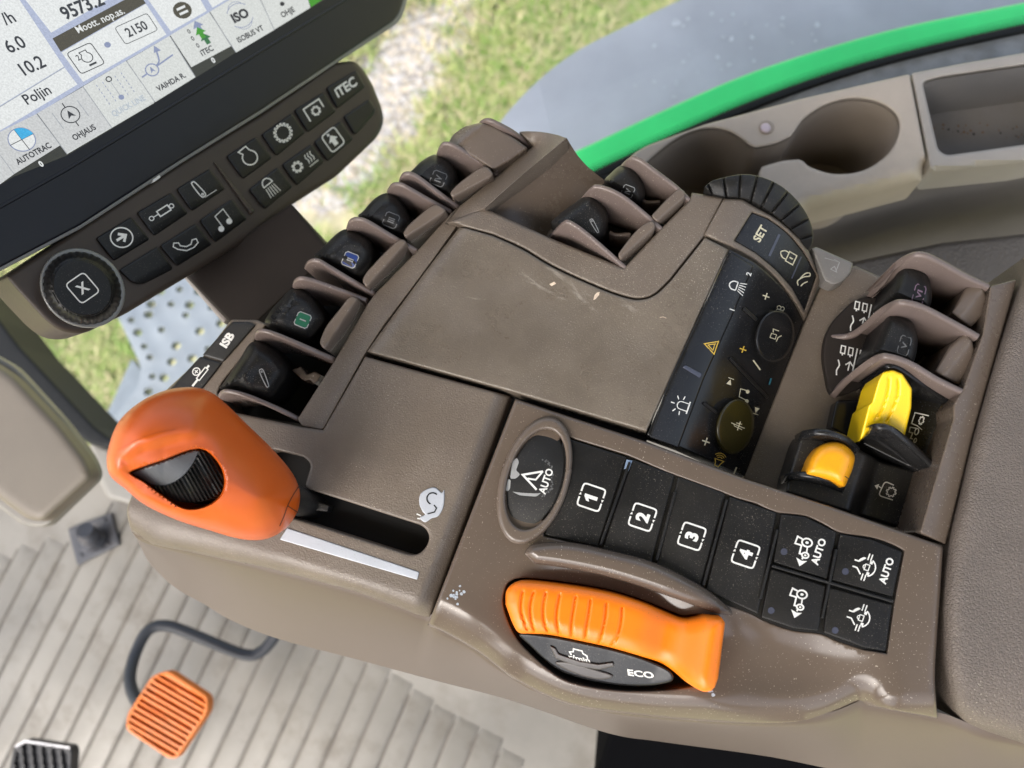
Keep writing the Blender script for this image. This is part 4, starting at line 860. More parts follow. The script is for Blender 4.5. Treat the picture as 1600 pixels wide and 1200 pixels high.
def scr(name, col, e=.36):
    c = lin(col); m = bpy.data.materials.new(name); M[name] = m; m.use_nodes = True; b = m.node_tree.nodes['Principled BSDF']; t = m.node_tree
    b.inputs['Base Color'].default_value = (.02, .02, .02, 1); b.inputs['Roughness'].default_value = .22; b.inputs['Specular IOR Level'].default_value = .35
    n = t.nodes.new('ShaderNodeTexNoise'); n.inputs['Scale'].default_value = 1500; n.inputs['Detail'].default_value = 2; tc = t.nodes.new('ShaderNodeTexCoord'); t.links.new(tc.outputs['Object'], n.inputs['Vector'])
    r = t.nodes.new('ShaderNodeMapRange'); r.inputs[1].default_value = .3; r.inputs[2].default_value = .7; r.inputs[3].default_value = e*.86; r.inputs[4].default_value = e*1.12; t.links.new(n.outputs['Fac'], r.inputs[0])
    b.inputs['Emission Color'].default_value = c; t.links.new(r.outputs[0], b.inputs['Emission Strength']); return name
for nm, c in [('screen_bg', 'b4bdd6'), ('screen_white', 'eaedec'), ('screen_tab', 'dcdfdc'), ('screen_tab_grey', 'd0d2d2'), ('screen_olive', '4a4432'), ('screen_dark', '33342c'), ('screen_ink', '2a2b30'), ('screen_faint', 'b9c3cd'), ('screen_blue', '3fb4ea'), ('screen_green', '3f9a22'), ('screen_dgreen', '2f7040'), ('screen_line', 'a9aeb4'), ('screen_slate', '8d97b8')]: scr(nm, c)
SM = ['screen_bg', 'screen_white', 'screen_tab', 'screen_tab_grey', 'screen_olive', 'screen_dark', 'screen_ink', 'screen_faint', 'screen_blue', 'screen_green', 'screen_dgreen', 'screen_line', 'screen_slate']
BG, WH, TB, TG, OL, DK, IK, FA, BL, GN, DG, LN, SLT = range(13)
mb = MB()
mb.flat(DS, 0, [(-300, 380), (0, 289), (22, 276), (105, 243), (174, 202), (240, 162), (305, 122), (369, 82), (429, 46), (507, 0), (540, -20), (520, -120), (-300, -120)], DK, .15)
def q(P, m, l=.25): mb.flat(DS, 0, P, m, l)
q([(-300, 360), (0, 206), (57, 178), (129, 135), (197, 95), (265, 56), (327, 19), (400, -24), (300, -120), (-300, -120)], BG, .2)
q([(-200, 270), (0, 165), (100, 104), (30, -1), (-60, -140), (-300, -100)], WH); q([(-200, 300), (0, 204), (121, 132), (101, 106), (0, 167), (-200, 275)], WH, .26)
mb.stroke(DS, 0, [(-100, 219), (0, 167), (101, 105)], 1.2, mat=LN, lift=.3)
q([(40, 0), (80, 51), (167, 0), (240, -60), (0, -60)], WH); q([(82, 60), (95, 81), (228, 5), (216, -12)], OL); q([(96, 82), (130, 128), (260, 54), (228, 6)], WH)
q([(232, 0), (267, 49), (323, 17), (308, -10), (280, -40), (200, -40)], WH); q([(332, 12), (325, 0), (300, -50), (420, -40)], WH)
TABS = [[(0, 206), (57, 178), (94, 227), (22, 272), (0, 288), (-80, 330), (-90, 255)], [(58, 177), (129, 136), (174, 199), (105, 240)], [(130, 135), (197, 95), (241, 159), (175, 199)], [(198, 95), (265, 56), (305, 120), (242, 158)], [(266, 55), (327, 19), (361, 72), (299, 105)], [(328, 18), (385, -16), (407, 0), (428, 47), (369, 82)], [(408, 0), (398, -15), (470, -40), (485, 12), (429, 46)], [(486, 11), (465, -40), (540, -60), (530, -18)]]
for P, m in zip(TABS, [TG, TG, TB, TB, TB, TB, TB, GN]): q(P, m, .34)
for a, b in [((57, 178), (105, 241)), ((129, 135), (175, 200)), ((197, 95), (242, 159)), ((265, 56), (305, 120)), ((327, 19), (369, 82)), ((407, 0), (429, 47)), ((0, 242), (22, 272))]: mb.stroke(DS, 0, [a, b], 1.1, mat=LN, lift=.4)
for i_, P_ in enumerate([[(242, 159), (305, 120)], [(105, 240), (241, 160)]]): mb.stroke(DS, 0, P_, 1.2, mat=TB, lift=.4)
VPH, VPV = A([1635, -600]), A([2032, 2790])
def nax(c, mm):
    k_ = 3.2*(1-.12*(c[0]-50)/350)*mm; a = VPH-A(c); b = A(c)-VPV; return a/np.linalg.norm(a)*k_, b/np.linalg.norm(b)*k_
def dc(c, mm, m=IK, w=.12): a, b = nax(c, mm); return Ctx(mb, DS, 0, c, a, b, m, w, .45)
if (DS.axes(100, 100)[1])[1] > 0:                 # make v point up in the display
    DS.v = -DS.v
def T(t, c, mm, m=IK, b=.008, sx=.95): dc(c, mm*1.28, m).text(t, 0, 0, 1, b+.008, sx*.84)
T('/h', (12, 28), 7.2); T('6.0', (23, 69), 7.6); T('10.2', (50, 102), 7.6); T('Poljin', (59, 150), 6.2); T('9573.2', (128, 10), 7.8, b=.02)
T('Moott. nop.as.', (157, 33), 4.4, WH, .006, .95); T('2150', (213, 45), 5.6, b=.015)
dc((213, 45), 1).box(0, 0, 9.2, 5.2, 1.6, .35, IK); dc((134, 91), 1).box(0, 0, 6.6, 6.4, 1.8, .45, IK); dc((168, 70), 1).dot(0, 0, 1.6, SLT)
cx = dc((135, 90), 3.6, IK, .13); cx.arc(.1, 0, .75, -235, 60, .13).line([(-.35, .6), (-.5, 1.05), (.5, 1.05), (.5, .6)], .13).line([(-.3, -1.2), (.8, -1.2)], .3); T('2', (122, 90), 3.4)
cx = dc((285, 16), 4.8, OL); cx.dot(0, 0, 1.0, OL); cx.line([(-.5, .3), (.5, .3)], .28, mat=WH).line([(-.5, -.3), (.5, -.3)], .28, mat=WH)
cx = dc((34, 218), 6.2, IK, .06); cx.dot(0, 0, 1, WH, 28); cx.fill([(0, 0)]+[(math.sin(a), math.cos(a)) for a in np.linspace(0, math.pi/2, 10)], BL, .5); cx.arc(0, 0, 1, w=.08, n=28, mat=SLT).line([(0, -1), (0, 1)], .06).line([(-1, 0), (1, 0)], .06)
T('AUTOTRAC', (52, 240), 3.4, b=.02); T('OHJAUS', (132, 208), 3.4, b=.02); T('QUICK LINE', (201, 166), 3.4, FA, .015); T('VAIHDA R.', (267, 128), 3.4, b=.02); T('iTEC', (323, 79), 3.5, b=.02); T('ISOBUS VT', (391, 53), 3.4, b=.02, sx=.92); T('OHJE', (450, 20), 3.5, b=.02)
T('0', (64, 256), 3.3, WH, .04); T('0', (333, 94), 3.3, WH, .04)
cx = dc((110, 179), 4.4, IK, .12); cx.arc(0, 0, 1, w=.12).line([(0, 1), (0, 1.6)]).line([(0, -1), (0, -1.6)]).fill([(-.45, -.4), (0, .6), (.45, -.4), (0, -.15)]).line([(-1.6, -1.1), (-1.6, 1.1)], .09, mat=LN).line([(1.6, -1.1), (1.6, 1.1)], .09, mat=LN)
cx = dc((180, 138), 4.4, SLT, .1); cx.arc(0, 1.3, .3, w=.13, mat=IK).line([(0, 1), (0, -1)], .08, mat=LN).dot(0, -1.25, .32, SLT)
for s_ in (-1.6, -.8, .8, 1.6):
    for k in range(6): cx.line([(s_, -1.4+k*.5), (s_, -1.15+k*.5)], .08, mat=SLT)
cx = dc((242, 104), 4.4, SLT, .16); cx.arc(-.5, -.2, .75, w=.15).fill([(-.8, -.55), (-.5, .3), (-.2, -.55), (-.5, -.35)]).line([(-2, -.45), (-1.2, -.35)], .2).line(spl([(.2, 0), (.8, .4), (1.2, 1.6)], False, 4), .2).line([(.25, -.05), (2.6, .3)], .2).fill([(.8, 1.5), (1.3, 2.3), (1.7, 1.4)])
for k, m in enumerate((SLT, GN, DG)):
    c = [(310, 42), (314, 52), (322, 61)][k]; cx = dc(c, 3.0, m, .2); cx.fill([(-1, 0), (0, 1.3), (1, 0), (.4, 0), (.4, -1), (-.4, -1), (-.4, 0)]); T('0', [(295, 49), (301, 60), (309, 71)][k], 2.9)
T('ISO', (375, 24), 5.6, IK, .04, 1.05); cx = dc((375, 24), 5.5, SLT, .07); cx.arc(0, 0, 1.25, 35, 145, .07).arc(0, 0, 1.25, 215, 325, .07).arc(0, .7, .8, 20, 160, .05).arc(0, -.7, .8, 200, 340, .05)
dc((441, 6), 1.6).dot(0, 0, .8)
mb.build('screen', SM, disp)
# key bar
bo = fil([(8, 432), (25, 452), (72, 503), (97, 520), (130, 522), (195, 491), (300, 428), (400, 366), (445, 327), (525, 276), (590, 214), (600, 192), (597, 170), (582, 132), (566, 106), (553, 95), (520, 98), (410, 176), (285, 252), (125, 356)], [6, 10, 14, 14, 14, 8, 8, 8, 8, 8, 14, 12, 8, 8, 8, 8, 3, 3, 3, 3])
mb = MB(); mb.relief(DS, [bo], -5, 9, 2.4, step=12, wall=18)
mb.relief(DS, [fil([(333, 252), (340, 258), (398, 330), (392, 336)], 3)], -3.8, 3, .9, step=5, wall=2); mb.build('key_bar', 'bar_brown', disp)
KEYS = [('arrow', (150, 372), (205, 339), (234, 374), (178, 408)), ('cyl', (214, 332), (267, 301), (294, 333), (241, 369)), ('lever', (276, 295), (327, 264), (352, 295), (300, 330)), ('', (186, 422), (246, 385), (271, 420), (215, 449)), ('phone', (250, 384), (306, 349), (331, 382), (277, 416)), ('music', (312, 344), (362, 311), (386, 342), (337, 379)),
 ('engine', (354, 244), (400, 214), (425, 247), (380, 280)), ('gear', (409, 210), (456, 177), (477, 207), (432, 244)), ('pto', (460, 172), (506, 144), (525, 174), (481, 207)), ('itec', (510, 137), (557, 110), (571, 135), (527, 170)), ('light', (389, 296), (434, 261), (457, 292), (414, 327)), ('ac', (441, 257), (487, 225), (507, 252), (464, 290)), ('seat', (491, 222), (532, 189), (552, 217), (512, 252)), ('', (537, 182), (577, 155), (589, 172), (555, 212))]
KL = {'arrow': 'black key with circled arrow', 'cyl': 'black key with cylinder symbol', 'lever': 'black key with lever symbol', 'phone': 'black key with telephone handset', 'music': 'black key with music notes', 'engine': 'black key with engine outline', 'gear': 'black key with toothed ring', 'pto': 'black key with small gear under a bracket', 'itec': 'black key lettered iTEC', 'light': 'black key with work light symbol', 'ac': 'black key with snowflake and heat symbols', 'seat': 'black key with framed up arrow'}
KH = -3.6
for k, *P in KEYS:
    P = A(P); c = P.mean(0); mb = MB(); u = (P[1]-P[0]+P[2]-P[3])/4; v = (P[0]+P[1]-P[2]-P[3])/4
    ff = edge_line((P[0]+P[3])/2+(P[3]-P[0])*.22, (P[1]+P[2])/2+(P[2]-P[1])*.22)
    sg = np.sign(ff(A([P[3][0]]), A([P[3][1]])))[0]
    r_ = [4, 4, 4, 4]
    if k == '' and c[0] < 300: r_ = [4, 4, 5, 18]
    if k == '' and c[0] > 300: r_ = [4, 4, 16, 6]
    mb.relief(DS, [fil(P, r_)], lambda x, y: KH-.06*np.clip(ff(x, y)*sg, 0, 40), 3, .7, step=5, wall=3)
    a, b = u/np.linalg.norm(u)*12.2, v/np.linalg.norm(v)*12.2; cx = Ctx(mb, DS, KH, c-(P[3]-P[0])*.06, a, b, 1, .115, .15)
    if k == 'arrow': cx.arc(0, 0, 1.35, w=.17, n=28).line([(-.75, 0), (.5, 0)], .34).line([(-.1, .65), (.6, 0), (-.1, -.65)], .34)
    elif k == 'cyl': cx.arc(-1.5, 0, .28).line([(-1.2, 0), (-.5, 0)]).box(.35, 0, .8, .4, .08, .16).arc(1.5, 0, .28).line([(1.15, 0), (1.25, 0)])
    elif k == 'lever': cx.line(spl([(-.55, .9), (-.25, 1.15), (-.05, .85), (.15, -.9), (-.15, -1.2), (-.5, -.95)], True, 4), .14, True).arc(-.18, -.85, .12, w=.1).line([(-.2, -1.35), (1.6, -1.35)], .07)
    elif k == 'phone': cx.line([(-1.45, .5), (-1.2, -.1), (-.4, -.85), (.6, -1.0), (1.4, -.75), (1.5, -.2), (1.0, -.05), (.55, -.45), (-.1, -.4), (-.65, .1), (-.6, .55), (-1.1, .85)], .13, True)
    elif k == 'music': cx.line([(-.6, -.9), (-.6, .8), (.8, 1.0), (.8, -.7)], .12).dot(-.9, -.95, .38).dot(.5, -.75, .38)
    elif k == 'engine': cx.arc(.05, -.25, .95, -240, 55, .15).line([(-.42, .55), (-.75, 1.15), (.45, 1.25), (.6, .55)], .15)
    elif k == 'gear': cx.gear(0, 0, .92, 15, .30, .13)
    elif k == 'pto': cx.line([(-1.2, -.9), (-1.2, .9), (1.2, .9), (1.2, -.3)], .17).gear(.1, -.15, .42, 8, .35, .15)
    elif k == 'itec': cx.text('iTEC', 0, 0, 1.7, .03, .9)
    elif k == 'light':
        cx.arc(0, .4, .68, 0, 180, .15, ry=.85).line([(-.75, .4), (.75, .4)], .15)
        for q_ in range(5): cx.line([(-.6+q_*.3, .1), (-.75+q_*.38, -1.2)], .1)
    elif k == 'ac':
        cx.gear(-.9, 0, .45, 8, .5, .16); [cx.line(spl([(.6+q_*.4, -.6), (.75+q_*.4, -.2), (.6+q_*.4, .2), (.75+q_*.4, .65)], False, 3), .12) for q_ in range(3)]; cx.line([(.4, -.95), (1.8, -.95)], .1)
    elif k == 'seat': cx.box(0, 0, 1.05, 1.25, .45, .16).fill([(-.7, -.1), (0, .65), (.7, -.1), (.3, -.1), (.3, -.8), (-.3, -.8), (-.3, -.1)]).dot(-.2, .85, .18)
    mb.build('key', ['key_black', 'white'], disp, label=KL.get(k))
# navigation knob
kc = A([129, 450]); a, b = DS.axes(*kc)
def circ(rm, n=60, c=kc): t = np.linspace(0, 2*np.pi, n, endpoint=False); return c+np.outer(np.cos(t), a)*rm+np.outer(np.sin(t), b)*rm
def rad(x, y):
    Mi = np.linalg.inv(np.stack([a, b], 1)); Q = Mi@np.stack([A(x)-kc[0], A(y)-kc[1]]); return np.hypot(*Q), np.arctan2(Q[1], Q[0])
r1 = np.linalg.norm(A([175, 440])-kc); 
RM = 11.6
mb = MB(); mb.relief(DS, [circ(RM*1.42)], -3.6, 3, 1, step=5, wall=3, mat=2)
def hkn(x, y):
    r, an = rad(x, y); return np.where(r < RM*1.05, 4.5, 4.0-7.5*np.clip((r-RM*1.05)/(RM*.25), 0, 1)**1.6)+np.where(r > RM*1.08, .9*np.sign(np.sin(an*34))*np.clip((r-RM*1.08)/2, 0, 1), 0)
mb.relief(DS, [circ(RM*1.3, 200)], hkn, 0, step=3., wall=4)
mb.relief(DS, [circ(RM)], 5.3, 2.5, .6, step=6, wall=1.5)
cx = Ctx(mb, DS, 5.3, kc, a*RM*.5, b*RM*.5, 1, .08); cx.box(0, 0, .82, .82, .3, .09).text('X', 0, 0, .95, .03, 1.0)
mb.build('navigation_knob', ['key_black', 'white', 'bezel_edge'], disp, 45, label='round knurled black knob marked X')
mb = MB(); mb.relief(DS, [fil([(238, 281), (249, 273), (251, 277), (240, 285)], 1)], -2, .6, .2, step=3, wall=2); mb.build('alignment_tab', 'white', disp)
# arm that carries the display
mb = MB(); AF = level(-48)
mb.relief(AF, [fil([(290, 432), (455, 318), (520, 395), (470, 440), (395, 510), (362, 508)], 4)], lambda x, y: 10+.03*(A(y)-400), 5, 2, step=10, wall=70)
mb.build('mount_arm', 'dark_brown', disp)
mb = MB(); mb.relief(AF, [fil([(286, 432), (306, 424), (364, 492), (350, 506)], 3)], lambda x, y: 4+0*A(x), 4, 2, step=8, wall=40); mb.build('arm_cover', mat('arm_grey', (.20, .175, .16), .4), disp)

# ================================================================== cab: floor, pedals, posts
FZ = -520
FL = level(FZ)
f0_, f1_ = FL.at(50, 1160)[0], FL.at(172, 917)[0]; rd = f1_-f0_; rd /= np.linalg.norm(rd); rn = np.cross(Z, rd)
mat('floor_mat', (.225, .208, .178), .48, .25, 260, .14, 12, .0, grime=.5); mat('floor_groove', (.12, .105, .085), .7, .2, 300, .3, 30, .0); mat('floor_rib', (.245, .226, .193), .40, .2, 300, .14, 10, .0, grime=.6, rvar=.08)
FO = level(FZ)
fo = fil([(-140, 800), (120, 700), (185, 692), (560, 600), (700, 430), (900, 340), (1000, 345), (1250, 370), (1900, 330), (2600, 1900), (900, 2500), (-700, 1500), (-330, 1150)], 5)
mb = MB(); mb.relief(FO, [fo], 0, step=60, wall=30)
def gx(px): return (px-f0_)@rn
pitch = .0268; w0 = (FL.at(0, 1180)[0]-f0_)@rn
Vv = []
lim0 = [(-60, 840), (60, 850), (150, 700), (330, 700), (500, 860), (560, 1000), (700, 1085), (800, 1100)]
for k in range(-20, 36):
    s_ = k*pitch+.004
    def clipend(t0, t1):
        P = f0_+rn*s_; return P+rd*t0, P+rd*t1
    # rib runs until it meets the blank border of the mat
    ts = np.linspace(-.45, .75, 300); Pp = f0_[None]+rn[None]*s_+rd[None]*ts[:, None]; px = np.array([proj(p) for p in Pp])
    okm = inside(px[:, 0], px[:, 1], A([(-400, 1350), (-300, 900), (30, 870), (75, 846), (110, 870), (180, 780), (240, 830), (420, 940), (560, 1020), (640, 1075), (690, 1118), (790, 1160), (820, 1240), (640, 1480), (200, 1500)]))
    if okm.sum() < 8: continue
    i0, i1 = np.where(okm)[0][[0, -1]]; p0, p1 = Pp[i0], Pp[i1]
    hw_ = .0108; hgt = .0024; cs = [(-hw_-.0016, .0001), (-hw_, hgt*.8), (-hw_+.0012, hgt), (hw_-.0012, hgt), (hw_, hgt*.8), (hw_+.0016, .0001)]
    V = [];
    for p in (p0-rd*.007, p0, p1, p1+rd*.007):
        first = p is not p0 and p is not p1
        for a_, z_ in cs: V.append(p+rn*a_+Z*(z_ if not (np.allclose(p, p0-rd*.007) or np.allclose(p, p1+rd*.007)) else .0001))
    n_ = 6; mb.add(V, [(i*n_+j, i*n_+j+1, (i+1)*n_+j+1, (i+1)*n_+j) for i in range(3) for j in range(n_-1)], 1)
    gq = [rn*(pitch/2-.0016), rn*(pitch/2+.0016)]; mb.add([p0+gq[0]+Z*.0003, p1+gq[0]+Z*.0003, p1+gq[1]+Z*.0003, p0+gq[1]+Z*.0003], [(0, 1, 2, 3)], 2)  # narrow darker strip along the groove beside each rib
struct(mb.build('cab_floor', ['floor_mat', 'floor_rib', 'floor_groove']))
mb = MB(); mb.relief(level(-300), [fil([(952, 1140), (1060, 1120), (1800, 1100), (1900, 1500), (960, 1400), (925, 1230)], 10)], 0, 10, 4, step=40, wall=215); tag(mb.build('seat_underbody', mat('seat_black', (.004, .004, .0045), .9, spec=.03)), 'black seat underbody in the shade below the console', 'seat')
# brake pedal
PF = level(-400)
ped = thing('brake_pedal', 'orange ribbed pedal pad on a bent black arm', 'pedal', PF.at(262, 1115)[0])
mb = MB(); pp = fil([(238, 1056), (262, 1047), (326, 1089), (325, 1112), (276, 1186), (262, 1184), (197, 1140), (199, 1116)], 9)
pu = A([.85, .47]); pv = A([-.5, .86])
def hpd(x, y):
    s_ = (A(x)-238)*pv[0]+(A(y)-1056)*pv[1]; inn = dseg(A(x), A(y), pp, True) > 5
    return -4.5*((np.sin(s_/9.6*2*np.pi) > .1)*inn)
mb.relief(PF, [pp], hpd, 3, 1.2, step=2.6, wall=9); mb.build('pedal_pad', mat('pedal_orange', (.64, .165, .018), .5, .1, 300, .15, 40, .0, grime=.5), ped, 50)
mb = MB(); h_ = lambda x, y, z: level(z).at(x, y)[0]
mb.tube([h_(232, 1108, -415), h_(212, 1092, -425), h_(203, 1060, -440), h_(212, 1020, -455), h_(232, 985, -462), h_(262, 978, -468), h_(310, 995, -478), (h_(379, 1022, -490)), h_(408, 1018, -492), h_(432, 990, -488), h_(450, 950, -480)], .0058, n=14); mb.build('pedal_arm', mat('pedal_steel', (.030, .033, .040), .45), ped)
mb = MB(); dpP = fil([(22, 1167), (38, 1156), (110, 1167), (113, 1176), (108, 1235), (8, 1235)], 5)
mb.relief(PF, [dpP], lambda x, y: -2.5*(np.sin((A(x)-A(y)*.12)/15*2*np.pi) > .2)*(dseg(A(x), A(y), dpP, True) > 6), 3, 1.2, step=3, wall=10)
mb.stroke(PF, .8, [(24, 1167), (39, 1158), (109, 1168.5)], 3.2, mat=1)
tag(mb.build('foot_pedal', [mat('pedal_black', (.016, .016, .018), .4), mat('pedal_chrome', (.5, .5, .52), .25, metal=1.)], None, 50), 'black ribbed pedal with a bright rim at the floor edge', 'pedal')
# anchor bracket on the floor
mb = MB(); BF = level(FZ+6)
bp_ = fil([(106, 826), (174, 801), (187, 851), (121, 884)], 3); mb.relief(BF, [bp_], 0, 3, 1, step=8, wall=5)
for c_ in ((125, 868), (168, 850), (162, 812)): mb.relief(BF, [ell(c_[0], c_[1], 4, 3)], 1.5, 2, 1, step=3, wall=2)
P0 = BF.at(146, 846, 4)[0]; P1 = BF.at(132, 828, 26)[0]; mb.tube([P0, P0*.6+P1*.4, P1], [.014]*4+[.011]*5+[.009]*4, n=16)
tag(mb.build('floor_bracket', mat('bracket_grey', (.050, .052, .062), .42, .2, 300, .15, 40, .0, grime=.4)), 'dark grey square floor bracket with a stubby pin', 'bracket')
# padded door edge at the left and the sill beside it
mat('cab_beige', (.155, .130, .100), .5, .2, 500, .05, 20); mat('cab_beige_light', (.25, .235, .205), .5, .2, 500, .05, 20); mat('seal', (.006, .007, .0075), .6, spec=.25)
CF = level(-180)
mb = MB(); mb.relief(CF, [fil([(-160, 480), (-20, 560), (20, 585), (95, 665), (136, 718), (146, 744), (68, 815), (44, 812), (-60, 735), (-200, 635)], [16, 16, 16, 16, 16, 14, 14, 14, 16, 16])], 0, 16, 6, step=10, wall=8)
cov = thing('pillar_cover', 'beige padded cover panel beside the dark window seal', 'panel', CF.at(60, 700)[0])
mb.build('panel', 'cab_beige', cov)
mb = MB(); mb.relief(level(-195), [fil([(-160, 470), (-20, 548), (24, 572), (100, 655), (143, 712), (155, 744), (72, 824), (38, 822), (-60, 748), (-200, 655)], [16, 16, 16, 16, 16, 14, 14, 14, 16, 16])], 0, 6, 2, step=10, wall=6); mb.build('backing', mat('cover_back', (.20, .185, .16), .5), cov)
SF = level(-430)
mb = MB(); mb.relief(SF, [fil([(-90, 400), (0, 500), (30, 540), (150, 668), (172, 684), (330, 660), (334, 672), (196, 694), (176, 702), (140, 694), (-30, 560), (-120, 480)], 5)], 0, 6, 4, step=12, wall=60)
tag(mb.build('window_seal', 'seal'), 'black rubber seal along the lower edge of the side window', 'seal')
mb = MB(); mb.relief(level(-470), [fil([(140, 690), (176, 703), (330, 668), (420, 740), (230, 795), (168, 778), (150, 740)], 8)], 0, 8, 4, step=12, wall=45); tag(mb.build('door_sill', 'cab_beige_light'), 'pale beige sill step between floor and window seal', 'sill')

# ================================================================== cab side: cup holders, tray, side wall
CH = level(-120)
cup = thing('cup_holder_panel', 'beige side panel with two round cup holders', 'panel', CH.at(1250, 210)[0])
c1 = ell(1098, 275, 92, 76, -20, 60); c2 = ell(1326, 213, 78, 58, -12, 60)
def union_holes():
    # outline round both cups through the narrow channel
    a1 = [p for p in ell(1098, 278, 92, 79, -15, 90)]; a2 = [p for p in c2]
    return None
hole = np.vstack([spl([(985, 300), (1000, 268), (1020, 245), (1060, 215), (1100, 201), (1140, 206), (1172, 228)], False, 6), spl([(1180, 231), (1210, 225), (1235, 214)], False, 4), spl([(1243, 203), (1258, 184), (1290, 164), (1330, 154), (1372, 160), (1400, 180), (1404, 208), (1388, 240), (1350, 266), (1305, 272), (1268, 262), (1255, 252)], False, 6), spl([(1248, 249), (1220, 252), (1190, 261)], False, 4), spl([(1186, 270), (1178, 310), (1150, 345), (1095, 360), (1030, 345), (995, 325)], False, 6)])
cpo = fil([(940, 330), (985, 243), (1010, 228), (1100, 195), (1250, 155), (1421, 116), (1449, 262), (1440, 284), (1350, 308), (1262, 330), (1180, 420), (980, 420)], [2, 14, 6, 0, 0, 4, 8, 8, 0, 0, 0, 0])
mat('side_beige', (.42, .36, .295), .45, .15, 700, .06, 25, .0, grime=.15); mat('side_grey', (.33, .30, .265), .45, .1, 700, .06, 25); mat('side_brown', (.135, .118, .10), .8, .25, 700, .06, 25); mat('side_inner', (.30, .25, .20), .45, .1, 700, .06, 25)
bl = A([(1449, 262), (1440, 284), (1350, 308), (1262, 330), (1180, 420)])
mb = MB(); mb.relief(CH, [cpo, hole], lambda x, y: -16*np.clip(1-dseg(x, y, bl)/28, 0, 1)**2.2, 4, 1.5, step=10, wall=22, hole_edge=5); mb.build('panel', 'side_beige', cup)
Hp = resamp(hole, 8); RR = []
for dz in (-2, -30, -70, -78): RR.append(CH.at(Hp[:, 0], Hp[:, 1], 0)+A([0, 0, dz/1000])+0*Hp[:, :1])
ctr = RR[0].mean(0)
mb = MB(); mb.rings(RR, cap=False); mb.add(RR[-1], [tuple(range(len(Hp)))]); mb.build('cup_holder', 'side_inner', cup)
mb = MB(); mb.relief(CH, [ell(1198, 199, 12, 11)], 1.0, 3, 1, step=4, wall=3); mb.relief(CH, [ell(1196, 200, 8.5, 8)], 2.2, 4, 1.6, step=4, wall=3, mat=1); mb.build('screw', ['side_inner', mat('screw_head', (.55, .45, .47), .3, metal=.3)], cup)
tr = thing('storage_tray', 'grey topped storage tray beyond the cup holders', 'tray', CH.at(1560, 180)[0])
to = fil([(1424, 115), (1500, 100), (1720, 62), (1760, 225), (1600, 257), (1456, 272), (1453, 262)], [3, 0, 0, 0, 0, 8, 0]); th = fil([(1441, 128), (1470, 120), (1720, 84), (1740, 205), (1600, 226), (1479, 243), (1466, 235)], 9)
mb = MB(); mb.relief(CH, [to, th], lambda x, y: -1-14*np.clip(1-dseg(x, y, A([(1456, 274), (1600, 259), (1760, 227)]))/16, 0, 1)**2.2, 4, 1.5, step=10, wall=20, hole_edge=5); mb.build('rim', 'side_grey', tr)
Hp = resamp(th, 8); RR = [CH.at(Hp[:, 0], Hp[:, 1], 0)+A([0, 0, dz/1000]) for dz in (-2, -22, -42)]; mb = MB(); mb.rings(RR, cap=False); mb.add(RR[-1], [tuple(range(len(Hp)))]); 
hT = lambda x, y: -40.5+0*A(x)
for k in range(34):
    u_ = RNG.random(); c_ = A([1475+u_*125, 196+u_*16])+RNG.normal(0, 1, 2)*A([14, 5]); mb.flat(CH, hT, c_+np.stack([np.cos(np.arange(6)), np.sin(np.arange(6))], 1)*RNG.uniform(.7, 2.2)*(.6+.8*RNG.random((6, 1))), 1 if RNG.random() < .6 else 2, .5)
mat('crumb_rust', (.16, .09, .05), .8); mat('crumb_dark', (.04, .035, .03), .8)
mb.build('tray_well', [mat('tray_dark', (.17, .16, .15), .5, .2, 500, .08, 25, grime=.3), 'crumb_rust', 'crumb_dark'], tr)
SW = level(-150)
mb = MB(); swo = [(1180, 340), (1262, 318), (1350, 296), (1445, 270), (1600, 240), (1780, 205), (1780, 385), (1600, 380), (1470, 392), (1340, 418), (1240, 420)]
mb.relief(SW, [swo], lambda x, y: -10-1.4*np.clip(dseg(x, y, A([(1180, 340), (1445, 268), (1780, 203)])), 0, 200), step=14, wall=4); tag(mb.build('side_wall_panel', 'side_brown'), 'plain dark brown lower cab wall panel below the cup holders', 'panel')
mb = MB(); mb.relief(level(-210), [fil([(1230, 425), (1340, 408), (1470, 380), (1600, 366), (1800, 350), (1820, 480), (1600, 480), (1300, 480)], 4)], lambda x, y: 1.2*np.sin(A(x)*1.1)*0, 8, 4, step=14, wall=60); tag(mb.build('seat_bolster', mat('mesh_fabric', (.17, .15, .13), .7, .9, 330, .06, 40, bkind='VORO')), 'brown textured seat side beyond the paddle levers', 'seat')

# ================================================================== window pane edge, fender, outside
ue = spl([(840, 262), (909, 232), (1031, 175), (1162, 118), (1294, 74), (1425, 39), (1600, 4), (1760, -30)], False, 8); le = spl([(880, 290), (939, 262), (1031, 219), (1162, 162), (1294, 114), (1425, 77), (1600, 37), (1760, 5)], False, 8)
WFm = level(-165)
seal = np.vstack([le+A([0, 1]), (spl([(880, 303), (945, 275), (1040, 231), (1170, 173), (1300, 125), (1430, 88), (1600, 50), (1760, 20)], False, 8))[::-1]])
sill = np.vstack([spl([(870, 306), (945, 272), (1040, 228), (1170, 170), (1300, 122), (1430, 85), (1600, 47), (1760, 15)], False, 8), spl([(1760, 75), (1600, 98), (1500, 112), (1421, 130), (1250, 170), (1100, 215), (985, 275), (900, 330)], False, 8)])
mb = MB(); mb.relief(WFm, [sill], 0, 5, 2, step=14, wall=40); wt = thing('side_window', 'tinted side window edge with dotted border and rubber seal', 'window', WFm.at(1200, 130)[0])
mb.build('sill', mat('sill_grey', (.20, .215, .225), .55, .5, 160, .2, 60, grime=.45), wt)
mb = MB(); mb.relief(WFm, [seal], 4, 3, 2, step=8, wall=30); mb.build('seal', 'seal', wt)
